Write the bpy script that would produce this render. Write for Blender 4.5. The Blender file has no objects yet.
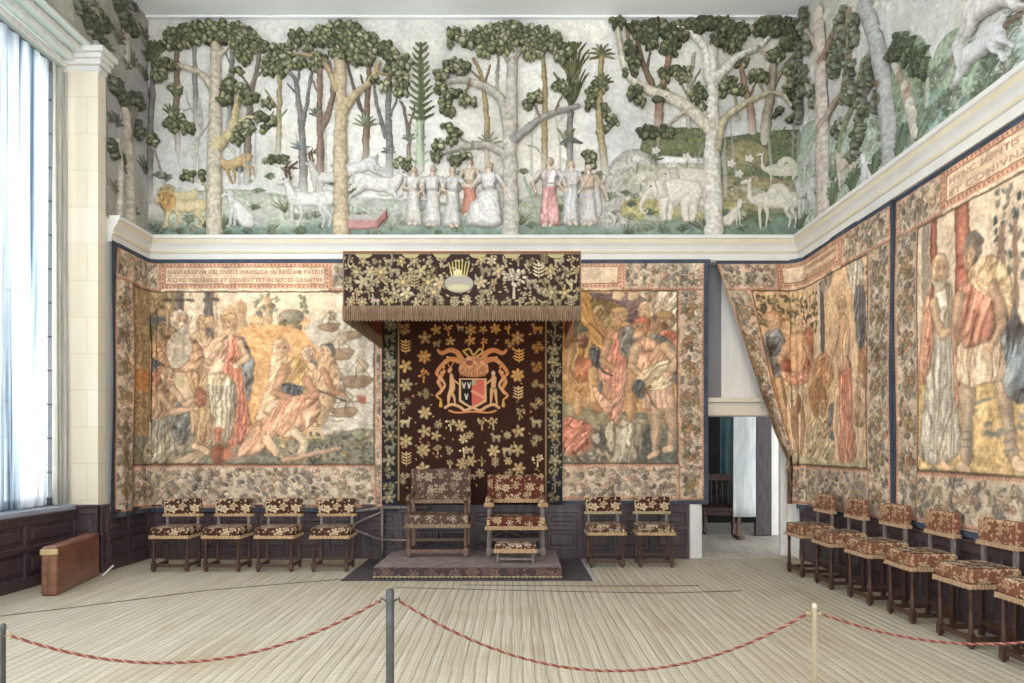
import bpy, bmesh, math, random
import numpy as np
from mathutils import Vector, Matrix

# ------------------------------------------------------------------ camera, world, lamps, exposure
SC = bpy.context.scene
COL = SC.collection
F, HX, HY, EYE = 700.0, 515.0, 446.0, 1.6          # focal length (px), vanishing point, eye height
BY = 10.0                                           # distance of the back wall
LX, RX, CZ = -5.243, 4.07, 7.70                     # left wall, right wall, ceiling

cam_d = bpy.data.cameras.new('camera')
cam = bpy.data.objects.new('camera', cam_d); COL.objects.link(cam)
cam.location = (0, 0, EYE); cam.rotation_euler = (math.pi/2, 0, 0)
cam_d.sensor_width = 36; cam_d.lens = 36*F/1024
cam_d.shift_x = -(HX-512)/1024; cam_d.shift_y = (HY-341.5)/1024
SC.camera = cam

W = bpy.data.worlds.new('sky'); SC.world = W; W.use_nodes = True
W.node_tree.nodes['Background'].inputs[0].default_value = (0.93, 0.965, 1.0, 1)
W.node_tree.nodes['Background'].inputs[1].default_value = 3.5
SC.view_settings.view_transform = 'Standard'; SC.view_settings.look = 'None'
SC.view_settings.gamma = 1; SC.view_settings.use_curve_mapping = False
SC.view_settings.exposure = -0.04

def lamp(name, loc, target, power, size, col, spot=None):
    d = bpy.data.lights.new(name, 'SPOT' if spot else 'AREA')
    d.energy = power; d.color = col
    if spot:
        d.spot_size = math.radians(spot); d.spot_blend = 1.0; d.shadow_soft_size = size
    else:
        d.size = size
    o = bpy.data.objects.new(name, d); COL.objects.link(o)
    o.location = loc
    o.rotation_euler = (Vector(target)-Vector(loc)).to_track_quat('-Z', 'Y').to_euler()
    return o
# daylight falling in through the tall side windows, warm picture spots on the tapestries
lamp('window_daylight', (-5.95, 5.0, 4.2), (2.0, 6.0, 1.5), 260, 3.6, (0.92, 0.96, 1.0))
WARM = (1.0, 0.66, 0.36)
lamp('tapestry_spot', (-2.6, 6.2, 6.9), (-3.6, 10, 2.6), 450, 0.15, WARM, 34)
lamp('tapestry_spot', (1.6, 6.2, 6.9), (1.55, 10, 2.7), 300, 0.15, WARM, 28)
lamp('tapestry_spot', (1.6, 6.6, 6.9), (3.95, 9.4, 2.6), 430, 0.15, WARM, 32)
lamp('tapestry_spot', (0.6, 5.6, 6.9), (4.07, 6.3, 2.9), 260, 0.15, WARM, 32)
lamp('ceiling_fill', (-.6, 3.2, 3.0), (-.6, 10, 7.8), 240, .5, (1, .98, .95), 95)  # added fill, hanging unseen in mid-air, to brighten the ceiling and upper frieze
lamp('canopy_lamp', (0.28, 8.0, 3.35), (-0.2, 10, 2.7), 42, 0.1, (1.0, 0.55, 0.2), 120)

# ------------------------------------------------------------------ object helpers
def tag(o, label=None, cat=None, group=None, kind=None):
    if label: o['label'] = label
    if cat: o['category'] = cat
    if group: o['group'] = group
    if kind: o['kind'] = kind
    return o
def empty(name, loc=(0, 0, 0), rz=0, **k):
    o = bpy.data.objects.new(name, None); COL.objects.link(o)
    o.location = loc; o.rotation_euler = (0, 0, rz); o.empty_display_size = 0.1
    return tag(o, **k)
def link(name, me, mat, parent=None, smooth=False):
    o = bpy.data.objects.new(name, me); COL.objects.link(o)
    if mat is not None:
        for m in (mat if isinstance(mat, (list, tuple)) else [mat]): me.materials.append(m)
    if parent: o.parent = parent
    if smooth: me.polygons.foreach_set('use_smooth', [True]*len(me.polygons))
    return o
def copy_tree(o, parent=None):
    c = o.copy(); COL.objects.link(c)
    if parent: c.parent = parent
    for ch in list(o.children): copy_tree(ch, c)
    return c

class MB:
    """collects shapes into one mesh"""
    def __init__(s): s.bm = bmesh.new()
    def box(s, x0, y0, z0, x1, y1, z1, bev=0, seg=2, mi=0, rot=None, piv=None):
        t = bmesh.new(); bmesh.ops.create_cube(t, size=1)
        for v in t.verts:
            v.co = Vector(((x0+x1)/2+v.co.x*(x1-x0), (y0+y1)/2+v.co.y*(y1-y0), (z0+z1)/2+v.co.z*(z1-z0)))
        if bev: bmesh.ops.bevel(t, geom=t.edges[:], offset=bev, segments=seg, profile=0.5, affect='EDGES')
        return s._add(t, mi, rot, piv)
    def prism(s, pts, axis, a, b, mi=0):
        """extrude 2-D outline pts along axis from a to b"""
        t = bmesh.new()
        def P(u, v, w): return {'x': (w, u, v), 'y': (u, w, v), 'z': (u, v, w)}[axis]
        A = [t.verts.new(P(u, v, a)) for u, v in pts]; B = [t.verts.new(P(u, v, b)) for u, v in pts]
        t.faces.new(A); t.faces.new(B[::-1])
        n = len(pts)
        for i in range(n): t.faces.new((A[i], B[i], B[(i+1) % n], A[(i+1) % n]))
        bmesh.ops.recalc_face_normals(t, faces=t.faces[:])
        return s._add(t, mi)
    def lathe(s, prof, cx, cy, n=12, mi=0, cz=0):
        """prof: (radius, z) list turned about the vertical"""
        t = bmesh.new(); rings = []
        for r, z in prof:
            rings.append([t.verts.new((cx+r*math.cos(2*math.pi*i/n), cy+r*math.sin(2*math.pi*i/n), cz+z)) for i in range(n)])
        for a, b in zip(rings, rings[1:]):
            for i in range(n): t.faces.new((a[i], a[(i+1) % n], b[(i+1) % n], b[i]))
        t.faces.new(rings[0][::-1]); t.faces.new(rings[-1])
        return s._add(t, mi, sm=True)
    def tube(s, pts, r, n=8, mi=0):
        t = bmesh.new(); rings = []; P = [Vector(p) for p in pts]
        for i, p in enumerate(P):
            d = (P[min(i+1, len(P)-1)]-P[max(i-1, 0)]).normalized()
            up = Vector((0, 0, 1)) if abs(d.z) < .9 else Vector((0, 1, 0))
            a = d.cross(up).normalized(); b = d.cross(a)
            rr = r[i] if isinstance(r, (list, tuple)) else r
            rings.append([t.verts.new(p+a*rr*math.cos(2*math.pi*j/n)+b*rr*math.sin(2*math.pi*j/n)) for j in range(n)])
        for a, b in zip(rings, rings[1:]):
            for i in range(n): t.faces.new((a[i], a[(i+1) % n], b[(i+1) % n], b[i]))
        t.faces.new(rings[0][::-1]); t.faces.new(rings[-1])
        bmesh.ops.recalc_face_normals(t, faces=t.faces[:])
        return s._add(t, mi, sm=True)
    def _add(s, t, mi=0, rot=None, piv=None, sm=False):
        if rot is not None:
            bmesh.ops.rotate(t, verts=t.verts[:], cent=Vector(piv or (0, 0, 0)), matrix=rot)
        for f in t.faces: f.material_index = mi; f.smooth = sm
        me = bpy.data.meshes.new('tmp'); t.to_mesh(me); t.free()
        s.bm.from_mesh(me); bpy.data.meshes.remove(me)
        return s
    def build(s, name, mat, parent=None, smooth=False, uv=True, **k):
        me = bpy.data.meshes.new(name); s.bm.to_mesh(me); s.bm.free()
        if uv: boxuv(me)
        if smooth:
            for p in me.polygons: p.use_smooth = True
        return tag(link(name, me, mat, parent), **k)
def boxuv(me):
    uv = me.uv_layers.new(name='UVMap').data
    for p in me.polygons:
        n = p.normal; ax = max(range(3), key=lambda i: abs(n[i]))
        for li in p.loop_indices:
            c = me.vertices[me.loops[li].vertex_index].co
            uv[li].uv = {0: (c.y+.37, c.z), 1: (c.x, c.z), 2: (c.x, c.y+.71)}[ax]

# ------------------------------------------------------------------ materials
def lin(c):
    c = np.asarray(c, float)/255.0
    return np.where(c <= .04045, c/12.92, ((c+.055)/1.055)**2.4)
def rgba(c): return tuple(float(v) for v in lin(c))+(1.0,)
class NT:
    def __init__(s, name):
        s.m = bpy.data.materials.new(name); s.m.use_nodes = True; s.t = s.m.node_tree
        s.b = s.t.nodes['Principled BSDF']
    def n(s, typ, ins=None, **k):
        nd = s.t.nodes.new(typ)
        for a, v in k.items(): setattr(nd, a, v)
        for key, v in (ins or {}).items():
            if isinstance(v, bpy.types.NodeSocket): s.t.links.new(v, nd.inputs[key])
            else: nd.inputs[key].default_value = v
        return nd
    def l(s, a, b): s.t.links.new(a, b)
    def math(s, op, a, b=0.0, c=0.0):
        nd = s.n('ShaderNodeMath', operation=op)
        for i, v in enumerate((a, b, c)):
            if isinstance(v, bpy.types.NodeSocket): s.l(v, nd.inputs[i])
            else: nd.inputs[i].default_value = v
        return nd.outputs[0]
    def mix(s, f, a, b):
        nd = s.n('ShaderNodeMix', data_type='RGBA')
        for i, v in ((0, f), (6, a), (7, b)):
            if isinstance(v, bpy.types.NodeSocket): s.l(v, nd.inputs[i])
            else: nd.inputs[i].default_value = v
        return nd.outputs[2]
    def noise(s, vec, scale, det=3, rough=.55):
        nd = s.n('ShaderNodeTexNoise', {'Scale': scale, 'Detail': det, 'Roughness': rough})
        if vec is not None: s.l(vec, nd.inputs['Vector'])
        return nd.outputs['Fac']
    def map(s, vec, sc=(1, 1, 1), loc=(0, 0, 0)):
        return s.n('ShaderNodeMapping', {'Vector': vec, 'Scale': sc, 'Location': loc}).outputs[0]
    def coord(s, w='Object'): return s.n('ShaderNodeTexCoord').outputs[w]
    def ramp(s, f, stops):
        nd = s.n('ShaderNodeValToRGB', {0: f}); cr = nd.color_ramp
        while len(cr.elements) < len(stops): cr.elements.new(.5)
        for e, (p, c) in zip(cr.elements, stops): e.position = p; e.color = c if len(c) == 4 else rgba(c)
        return nd.outputs[0]
    def bump(s, h, st=.3, dist=.01):
        nd = s.n('ShaderNodeBump', {'Height': h, 'Strength': st, 'Distance': dist}); s.l(nd.outputs[0], s.b.inputs['Normal'])
    def out(s, col, rough=.7, spec=.3, metal=0):
        if isinstance(col, bpy.types.NodeSocket): s.l(col, s.b.inputs['Base Color'])
        else: s.b.inputs['Base Color'].default_value = col
        s.b.inputs['Roughness'].default_value = rough; s.b.inputs['Metallic'].default_value = metal
        s.b.inputs['Specular IOR Level'].default_value = spec
        return s.m
def m_noise(name, c1, c2, scale=4, rough=.7, stretch=(1, 1, 1), bump=.1, spec=.3, metal=0, det=4):
    t = NT(name); v = t.map(t.coord(), stretch); f = t.noise(v, scale, det)
    t.bump(f, bump)
    return t.out(t.ramp(f, [(.3, c1), (.7, c2)]), rough, spec, metal)
def m_attr(name, rough=.85, weave=0.0, spec=.15, var=.12):
    t = NT(name); a = t.n('ShaderNodeAttribute', attribute_name='Col').outputs['Color']
    f = t.noise(t.coord(), 26, 4)
    c = t.mix(t.math('MULTIPLY', f, var), a, (0.12, 0.10, 0.08, 1))
    if weave:
        w = t.n('ShaderNodeTexWave', {'Vector': t.coord(), 'Scale': 90.0, 'Distortion': .8}, bands_direction='Z').outputs['Fac']
        t.bump(t.math('ADD', w, f), weave, .004)
    else: t.bump(f, .25, .01)
    return t.out(c, rough, spec)
def m_embroid(name, bg, c1, c2, scale=14, petals=5, size=.36):
    """crewel-work: flowers and leaves with petals scattered over a dark ground"""
    t = NT(name); uv = t.coord('UV')
    wb = t.n('ShaderNodeTexNoise', {'Vector': uv, 'Scale': scale*1.6, 'Detail': 2.0}).outputs['Color']
    wb = t.n('ShaderNodeVectorMath', {0: wb, 1: (.5, .5, .5)}, operation='SUBTRACT').outputs[0]
    wb = t.n('ShaderNodeVectorMath', {0: wb, 3: .55/scale}, operation='SCALE').outputs[0]
    uv = t.n('ShaderNodeVectorMath', {0: uv, 1: wb}, operation='ADD').outputs[0]
    def layer(sc, n, sz, amp, off):
        v = t.map(uv, (sc, sc, 1), (off, off*1.7, 0))
        vo = t.n('ShaderNodeTexVoronoi', {'Vector': v, 'Scale': 1.0, 'Randomness': .62}, voronoi_dimensions='2D')
        d = t.n('ShaderNodeVectorMath', {0: v, 1: vo.outputs['Position']}, operation='SUBTRACT').outputs[0]
        sp = t.n('ShaderNodeSeparateXYZ', {0: d}); cs = t.n('ShaderNodeSeparateXYZ', {0: vo.outputs['Color']})
        ang = t.math('ARCTAN2', sp.outputs[1], sp.outputs[0])
        ang = t.math('ADD', t.math('MULTIPLY', ang, n), t.math('MULTIPLY', cs.outputs[0], 6.28))
        lim = t.math('ADD', t.math('MULTIPLY', t.math('COSINE', ang), amp), t.math('ADD', t.math('MULTIPLY', cs.outputs[2], .16), sz-.09))
        r = vo.outputs['Distance']
        k = t.math('MULTIPLY', t.math('SUBTRACT', lim, r), 14); k = t.n('ShaderNodeClamp', {0: k}).outputs[0]
        return k, r, cs.outputs[1]
    k1, r1, q1 = layer(scale, petals, size, .085, 0.0)
    k2, r2, q2 = layer(scale*2.1, 3, .19, .08, 3.3)
    c = t.mix(k2, bg, t.mix(q2, c1, c2))
    pet = t.mix(q1, c1, c2)
    ring = t.math('COMPARE', r1, .17, .035)
    pet = t.mix(t.math('MULTIPLY', ring, .75), pet, bg)
    c = t.mix(k1, c, pet)
    f = t.noise(t.coord(), 90, 2)
    t.bump(t.math('ADD', t.math('ADD', k1, k2), t.math('MULTIPLY', f, .8)), .5, .004)
    return t.out(t.mix(t.math('MULTIPLY', f, .35), c, (0.1, .06, .04, 1)), .85, .15)
def m_fringe(name, c1, c2):
    t = NT(name); v = t.map(t.coord(), (1, 1, .06)); f = t.noise(v, 130, 2)
    t.bump(f, .6, .006)
    return t.out(t.ramp(f, [(.32, c1), (.66, c2)]), .8, .2)

M = {}
M['plaster'] = m_noise('plaster', (216, 213, 205), (232, 230, 224), 1.5, .9, bump=.05)
M['ceiling'] = m_noise('ceiling_plaster', (226, 227, 226), (238, 239, 238), .8, .9, bump=.03)
M['cream'] = m_noise('cream_paint', (208, 206, 199), (220, 217, 210), 3, .6, bump=.05)
M['gilt'] = m_noise('ochre_paint', (208, 194, 162), (216, 204, 176), 5, .5, bump=.05)
M['sand'] = m_noise('sand_paint', (196, 188, 170), (212, 205, 188), 5, .7)
M['sill'] = m_noise('sill_paint', (138, 144, 158), (164, 170, 182), 5, .5)
M['fr_rust'] = m_fringe('rust_fringe', (134, 106, 82), (176, 146, 114))
M['mint'] = m_noise('mint_paint', (196, 214, 206), (214, 228, 220), 4, .6, bump=.03)
M['greypaint'] = m_noise('grey_paint', (112, 114, 118), (130, 130, 132), 2, .8, (4, 4, .4))
M['white'] = m_noise('white_paint', (205, 203, 198), (224, 221, 214), 4, .6, (3, 3, .5))
M['dado'] = m_noise('dark_panelling', (52, 40, 44), (84, 68, 70), 3, .38, (6, 6, .7), spec=.5)
M['darkwood'] = m_noise('dark_wood', (44, 27, 22), (84, 56, 44), 6, .4, (5, 5, .8), spec=.5)
M['greywood'] = m_noise('worn_wood', (92, 82, 78), (136, 124, 116), 6, .5, (5, 5, .8), spec=.4)
M['brownwood'] = m_noise('brown_wood', (78, 54, 42), (118, 88, 70), 5, .35, (5, 1, 5), spec=.5)
M['case'] = m_noise('case_wood', (100, 60, 44), (140, 94, 72), 4, .32, (1, 1, 3), spec=.5)
M['doorwood'] = m_noise('door_wood', (54, 48, 52), (84, 76, 78), 5, .5, (6, 6, .6))
M['emb'] = m_embroid('brown_crewel', rgba((60, 30, 23)), rgba((216, 194, 158)), rgba((182, 150, 114)), 8, 5, .40)
M['emb_seat'] = m_embroid('seat_crewel', rgba((84, 52, 40)), rgba((205, 188, 160)), rgba((160, 142, 120)), 9, 5, .40)
M['emb_grey'] = m_embroid('worn_crewel', rgba((84, 62, 54)), rgba((178, 160, 134)), rgba((128, 108, 92)), 6, 6)
M['emb_red'] = m_embroid('red_crewel', rgba((88, 36, 26)), rgba((200, 180, 142)), rgba((168, 142, 108)), 7, 7)
M['emb_rust'] = m_embroid('rust_crewel', rgba((128, 82, 62)), rgba((206, 178, 140)), rgba((176, 140, 106)), 8, 5, .36)
M['fr_gold'] = m_fringe('gold_fringe', (138, 108, 78), (192, 160, 120))
M['fr_green'] = m_fringe('faded_fringe', (134, 122, 92), (186, 170, 132))
M['fr_brown'] = m_fringe('brown_fringe', (92, 72, 56), (158, 132, 106))
M['cush'] = m_noise('cushion_side', (120, 92, 74), (176, 150, 124), 40, .8)
M['attr'] = m_attr('painted_relief', .8, 0, .25, .16)
M['tap'] = m_attr('woven_wool', .95, .18, .08, .06)
M['emb_attr'] = m_attr('stitched_velvet', .9, .3, .12, .10)
M['pale_brass'] = m_noise('pale_brass', (176, 166, 140), (204, 194, 168), 8, .4, metal=.2)
M['blue'] = m_noise('blue_selvedge', (34, 52, 80), (54, 76, 108), 20, .9)
M['lining'] = m_noise('canopy_lining', (92, 48, 30), (132, 76, 46), 8, .8)
M['carpet'] = m_embroid('faded_carpet', rgba((62, 50, 54)), rgba((128, 102, 92)), rgba((98, 70, 68)), 6, 7, .38)
M['carpet_top'] = m_noise('carpet_top', (112, 98, 94), (146, 132, 126), 9, .95)
M['rug'] = m_noise('dark_rug', (56, 50, 54), (88, 80, 80), 14, .95)
M['rugedge'] = m_noise('rug_edge', (150, 148, 146), (186, 184, 180), 10, .9)
M['metal'] = m_noise('dull_metal', (66, 66, 68), (96, 96, 96), 8, .45, metal=.3)
M['brass'] = m_noise('brass', (176, 150, 104), (206, 184, 138), 8, .35, metal=.5)
M['iron'] = m_noise('iron', (40, 40, 44), (60, 60, 64), 8, .5, metal=.4)
M['teal'] = m_noise('teal_cloth', (62, 88, 94), (96, 122, 124), 6, .9, (6, 6, .5))
M['sheet'] = m_noise('white_cloth', (176, 182, 184), (206, 210, 208), 5, .9, (5, 5, .6), bump=.3)
M['lead'] = m_noise('window_lead', (70, 76, 84), (100, 108, 116), 8, .5)
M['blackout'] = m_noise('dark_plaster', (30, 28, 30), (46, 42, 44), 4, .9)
def _rope():
    t = NT('red_rope'); w = t.n('ShaderNodeTexWave', {'Vector': t.coord('UV'), 'Scale': 1.0, 'Distortion': .2}, bands_direction='DIAGONAL').outputs['Fac']
    t.bump(w, .6, .004)
    return t.out(t.ramp(w, [(.35, (104, 34, 30)), (.62, (190, 120, 92))]), .7)
M['rope'] = _rope()
def _floor():
    t = NT('rush_matting'); co = t.coord(); 
    wob = t.noise(co, 1.3, 2)
    v = t.n('ShaderNodeVectorMath', {0: co, 1: t.n('ShaderNodeCombineXYZ', {0: t.math('MULTIPLY', wob, .05)}).outputs[0]}, operation='ADD').outputs[0]
    sp = t.n('ShaderNodeSeparateXYZ', {0: v})
    x, y = sp.outputs[0], sp.outputs[1]
    P = .085
    a = t.math('PINGPONG', x, P/2)                                   # 0 at plait seams
    a = t.math('DIVIDE', a, P/2)
    idx = t.math('FLOOR', t.math('DIVIDE', x, P))
    wn = t.n('ShaderNodeTexWhiteNoise', {'W': idx}, noise_dimensions='1D').outputs['Value']
    br = t.math('ADD', t.math('MULTIPLY', y, 105), t.math('MULTIPLY', a, 2.2))
    br = t.math('ADD', br, t.math('MULTIPLY', wn, 40))
    braid = t.math('MULTIPLY', t.math('ADD', t.math('SINE', br), 1), .5)
    st = t.noise(t.map(co, (44, .5, 1)), 2.0, 5)                   # long streaks in the rush
    big = t.noise(co, .7, 4)
    c = t.ramp(st, [(.25, (150, 139, 118)), (.5, (192, 183, 162)), (.75, (218, 211, 195))])
    c = t.mix(t.math('MULTIPLY', t.math('LESS_THAN', a, .16), .4), c, rgba((104, 90, 68)))
    c = t.mix(t.math('MULTIPLY', braid, .2), c, rgba((124, 106, 78)))
    c = t.mix(t.math('MULTIPLY', t.n('ShaderNodeMapRange', {0: big, 1: .52, 2: .72}).outputs[0], .5), c, rgba((150, 128, 92)))
    c = t.mix(t.math('MULTIPLY', wn, .18), c, rgba((112, 98, 76)))
    h = t.math('ADD', t.math('MULTIPLY', t.math('POWER', a, .5), 1.0), t.math('MULTIPLY', braid, .35))
    t.bump(h, .55, .012)
    return t.out(c, .75, .25)
M['floor'] = _floor()
def _stone():
    t = NT('stone_blocks'); co = t.coord(); v = t.n('ShaderNodeSeparateXYZ', {0: co})
    cv = t.n('ShaderNodeCombineXYZ', {0: t.math('ADD', v.outputs[0], v.outputs[1]), 1: v.outputs[2]}).outputs[0]
    b = t.n('ShaderNodeTexBrick', {'Vector': cv, 'Color1': rgba((218, 211, 192)), 'Color2': rgba((226, 220, 205)), 'Mortar': rgba((206, 196, 170)),
            'Scale': 1.0, 'Mortar Size': .006, 'Brick Width': .62, 'Row Height': .46})
    f = t.noise(co, 3, 5)
    c = t.mix(t.math('MULTIPLY', f, .4), b.outputs['Color'], rgba((214, 190, 142)))
    t.bump(t.math('SUBTRACT', f, b.outputs['Fac']), .2, .01)
    return t.out(c, .85)
M['stone'] = _stone()
def _sheer():
    t = NT('sheer_curtain'); t.t.nodes.remove(t.b)
    o = t.t.nodes['Material Output']
    f = t.noise(t.map(t.coord(), (1, 9, .25)), 2.2, 3)
    s_ = t.noise(t.map(t.coord(), (1, 7, .10)), 1.7, 4)
    wc = t.ramp(s_, [(.34, (96, 112, 128)), (.42, (190, 206, 220)), (.52, (246, 249, 251))])  # dark blue-grey streaks paint fold shade into the cloth colour
    dif = t.n('ShaderNodeBsdfTranslucent', {'Color': wc}).outputs[0]
    tr = t.n('ShaderNodeBsdfTransparent', {'Color': wc}).outputs[0]
    fac = t.n('ShaderNodeMapRange', {0: f, 1: .4, 2: .65, 3: .6, 4: .95}).outputs[0]
    t.l(t.n('ShaderNodeMixShader', {0: fac, 1: tr, 2: dif}).outputs[0], o.inputs[0])
    return t.m
M['sheer'] = _sheer()
def _glass():
    t = NT('window_glass'); t.t.nodes.remove(t.b); o = t.t.nodes['Material Output']
    f = t.noise(t.coord(), 3, 2); w = t.ramp(f, [(.3, (246, 249, 250)), (.7, (252, 253, 253))])
    tr = t.n('ShaderNodeBsdfTransparent', {'Color': w}).outputs[0]
    gl = t.n('ShaderNodeBsdfGlossy', {'Roughness': .03}).outputs[0]
    t.l(t.n('ShaderNodeMixShader', {0: .05, 1: tr, 2: gl}).outputs[0], o.inputs[0])
    return t.m
M['glass'] = _glass()
# ------------------------------------------------------------------ painter / carver: draws colour and relief height on a grid
RNG = random.Random(7)
def vnoise(X, Y, sc, seed=0):
    x = X/sc+seed*17.3+1000; y = Y/sc+seed*9.1+1000
    xi = np.floor(x).astype(np.int64); yi = np.floor(y).astype(np.int64); fx = x-xi; fy = y-yi
    fx = fx*fx*(3-2*fx); fy = fy*fy*(3-2*fy)
    def hsh(a, b):
        h = (a*374761393+b*668265263+seed*974711) & 0xffffffff
        h = ((h ^ (h >> 13))*1274126177) & 0xffffffff
        return ((h ^ (h >> 16)) & 0xffff)/65535.0
    return (hsh(xi, yi)*(1-fx)+hsh(xi+1, yi)*fx)*(1-fy)+(hsh(xi, yi+1)*(1-fx)+hsh(xi+1, yi+1)*fx)*fy
def fbm(X, Y, sc, seed=0, o=3):
    s = 0; a = .5; t = 0
    for i in range(o): s = s+a*vnoise(X, Y, sc/2**i, seed+i*5); t += a; a *= .5
    return s/t
def smooth(pts, closed=True, n=5):
    P = np.array(pts, float); m = len(P); out = []
    for i in range(m if closed else m-1):
        if closed: p0, p1, p2, p3 = P[i-1], P[i], P[(i+1) % m], P[(i+2) % m]
        else: p0, p1, p2, p3 = P[max(i-1, 0)], P[i], P[i+1], P[min(i+2, m-1)]
        for k in range(n):
            t = k/n
            out.append(.5*((2*p1)+(-p0+p2)*t+(2*p0-5*p1+4*p2-p3)*t*t+(-p0+3*p1-3*p2+p3)*t**3))
    if not closed: out.append(P[-1])
    return np.array(out)
class Cv:
    def __init__(s, x0, y0, x1, y1, k, bg=(200, 190, 170), solid=False):
        s.x0, s.y0, s.k = x0, y0, k
        s.w = int(round((x1-x0)*k))+1; s.h = int(round((y1-y0)*k))+1
        s.C = np.empty((s.h, s.w, 3), np.float32); s.C[:] = bg
        s.H = np.zeros((s.h, s.w), np.float32); s.M = np.full((s.h, s.w), solid)
        s.X, s.Y = np.meshgrid(x0+np.arange(s.w)/k, y0+np.arange(s.h)/k)
    def win(s, xa, ya, xb, yb, pad=2.5):
        i0 = max(0, int((xa-pad-s.x0)*s.k)); i1 = min(s.w, int((xb+pad-s.x0)*s.k)+2)
        j0 = max(0, int((ya-pad-s.y0)*s.k)); j1 = min(s.h, int((yb+pad-s.y0)*s.k)+2)
        if i1 <= i0 or j1 <= j0: return None
        return (slice(j0, j1), slice(i0, i1))
    def apply(s, sl, sd, col, h=0, w=3, fold=None, edge=None, rnd=0, z=0, mod=.0, gap=1.0, al=1.0, flat=False):
        """sd signed distance inside the shape (px); h relief height; fold=(angle, period, strength)"""
        X, Y = s.X[sl], s.Y[sl]; C = s.C[sl]
        c = np.array(col, np.float32)*np.ones(X.shape+(1,), np.float32)
        if fold:
            a, p, st = fold[:3]; ph = X*math.cos(a)+Y*math.sin(a)
            al_ = (-X*math.sin(a)+Y*math.cos(a)); ph = ph+p*.9*vnoise(X, Y, p*2.6, 3)
            wv = 1.5*(vnoise(ph, al_*.16, p*.55, 5)-.5)+.9*(vnoise(ph, al_*.25, p*.26, 9)-.5)
            wv = np.clip(wv*1.7, -1, 1)
            c = c*(1+st*1.25*wv[..., None]*np.array([.75, .9, 1.0]))
            if not h:                     # crease lines running with the cloth
                for q_, sd_, wd_ in ((.62, 7, .05), (.36, 23, .045)):
                    l_ = vnoise(ph, al_*.13, p*q_, sd_)
                    c = c*(1-.42*np.exp(-((l_-.5)/wd_)**2)[..., None]*np.array([.8, .95, 1.0]))
                    c = c+26*np.exp(-((l_-.64)/wd_)**2)[..., None]
        if mod: c = c*(1-mod*np.exp(-(np.maximum(sd, 0)/w)**2))[..., None]  # rim shade painted into the colour, on relief as well as weaving
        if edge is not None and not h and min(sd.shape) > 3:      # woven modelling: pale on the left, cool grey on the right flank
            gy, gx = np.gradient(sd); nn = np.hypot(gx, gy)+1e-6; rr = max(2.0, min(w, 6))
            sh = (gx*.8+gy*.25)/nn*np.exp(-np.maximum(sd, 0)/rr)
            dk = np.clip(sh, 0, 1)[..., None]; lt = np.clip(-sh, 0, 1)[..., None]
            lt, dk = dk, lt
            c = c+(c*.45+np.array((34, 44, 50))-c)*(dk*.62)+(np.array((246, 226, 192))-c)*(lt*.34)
        if rnd: c = c*(1+rnd*(vnoise(X, Y, 2.2, 11)-.5))[..., None]
        if edge is not None:
            ew, ec = edge; ae = np.clip((sd+ew)*s.k+.5, 0, 1)[..., None]*al
            C[:] = C*(1-ae)+np.array(ec, np.float32)*ae
        a = np.clip(sd*s.k+.5, 0, 1)[..., None]*al
        C[:] = C*(1-a)+c*a
        if h:
            t = np.clip(sd/w, 0, 1); prof = np.sqrt(np.maximum(0, 1-(1-t)**2))*h+z
            if fold and not flat: prof = prof*(1+.16*wv)
            Hs = s.H[sl]; ins = sd > 0
            Hs[ins] = np.maximum(Hs[ins], prof[ins]) if z >= 0 else Hs[ins]+prof[ins]
            s.M[sl] |= ins
    def poly(s, pts, col, sm=True, **k):
        P = smooth(pts) if sm else np.array(pts, float)
        sl = s.win(P[:, 0].min(), P[:, 1].min(), P[:, 0].max(), P[:, 1].max())
        if sl is None: return
        X, Y = s.X[sl], s.Y[sl]; ins = np.zeros(X.shape, bool); D = np.full(X.shape, 1e9)
        for (ax, ay), (bx, by) in zip(P, np.roll(P, -1, 0)):
            dx, dy = bx-ax, by-ay; L = dx*dx+dy*dy
            if L < 1e-9: continue
            t = np.clip(((X-ax)*dx+(Y-ay)*dy)/L, 0, 1)
            D = np.minimum(D, (X-ax-t*dx)**2+(Y-ay-t*dy)**2)
            if ay != by: ins ^= ((ay > Y) != (by > Y)) & (X < dx*(Y-ay)/(by-ay)+ax)
        D = np.sqrt(D); s.apply(sl, np.where(ins, D, -D), col, **k)
    def cap(s, pts, r, col, sm=False, **k):
        n = len(pts); r = list(r) if isinstance(r, (list, tuple)) else [r]*n
        if len(r) == 2 and n > 2: r = [r[0]+(r[1]-r[0])*i/(n-1) for i in range(n)]
        if sm and n > 2:
            Q = smooth(pts, False, 4); R = np.interp(np.linspace(0, n-1, len(Q)), range(n), r)
        else: Q, R = np.array(pts, float), np.array(r, float)
        m = R.max(); sl = s.win(Q[:, 0].min()-m, Q[:, 1].min()-m, Q[:, 0].max()+m, Q[:, 1].max()+m)
        if sl is None: return
        X, Y = s.X[sl], s.Y[sl]; SD = np.full(X.shape, -1e9)
        for i in range(len(Q)-1):
            (ax, ay), (bx, by) = Q[i], Q[i+1]; dx, dy = bx-ax, by-ay; L = max(dx*dx+dy*dy, 1e-6)
            t = np.clip(((X-ax)*dx+(Y-ay)*dy)/L, 0, 1)
            SD = np.maximum(SD, R[i]+(R[i+1]-R[i])*t-np.hypot(X-ax-t*dx, Y-ay-t*dy))
        k.setdefault('w', max(m*.9, .6)); s.apply(sl, SD, col, **k)
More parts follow.
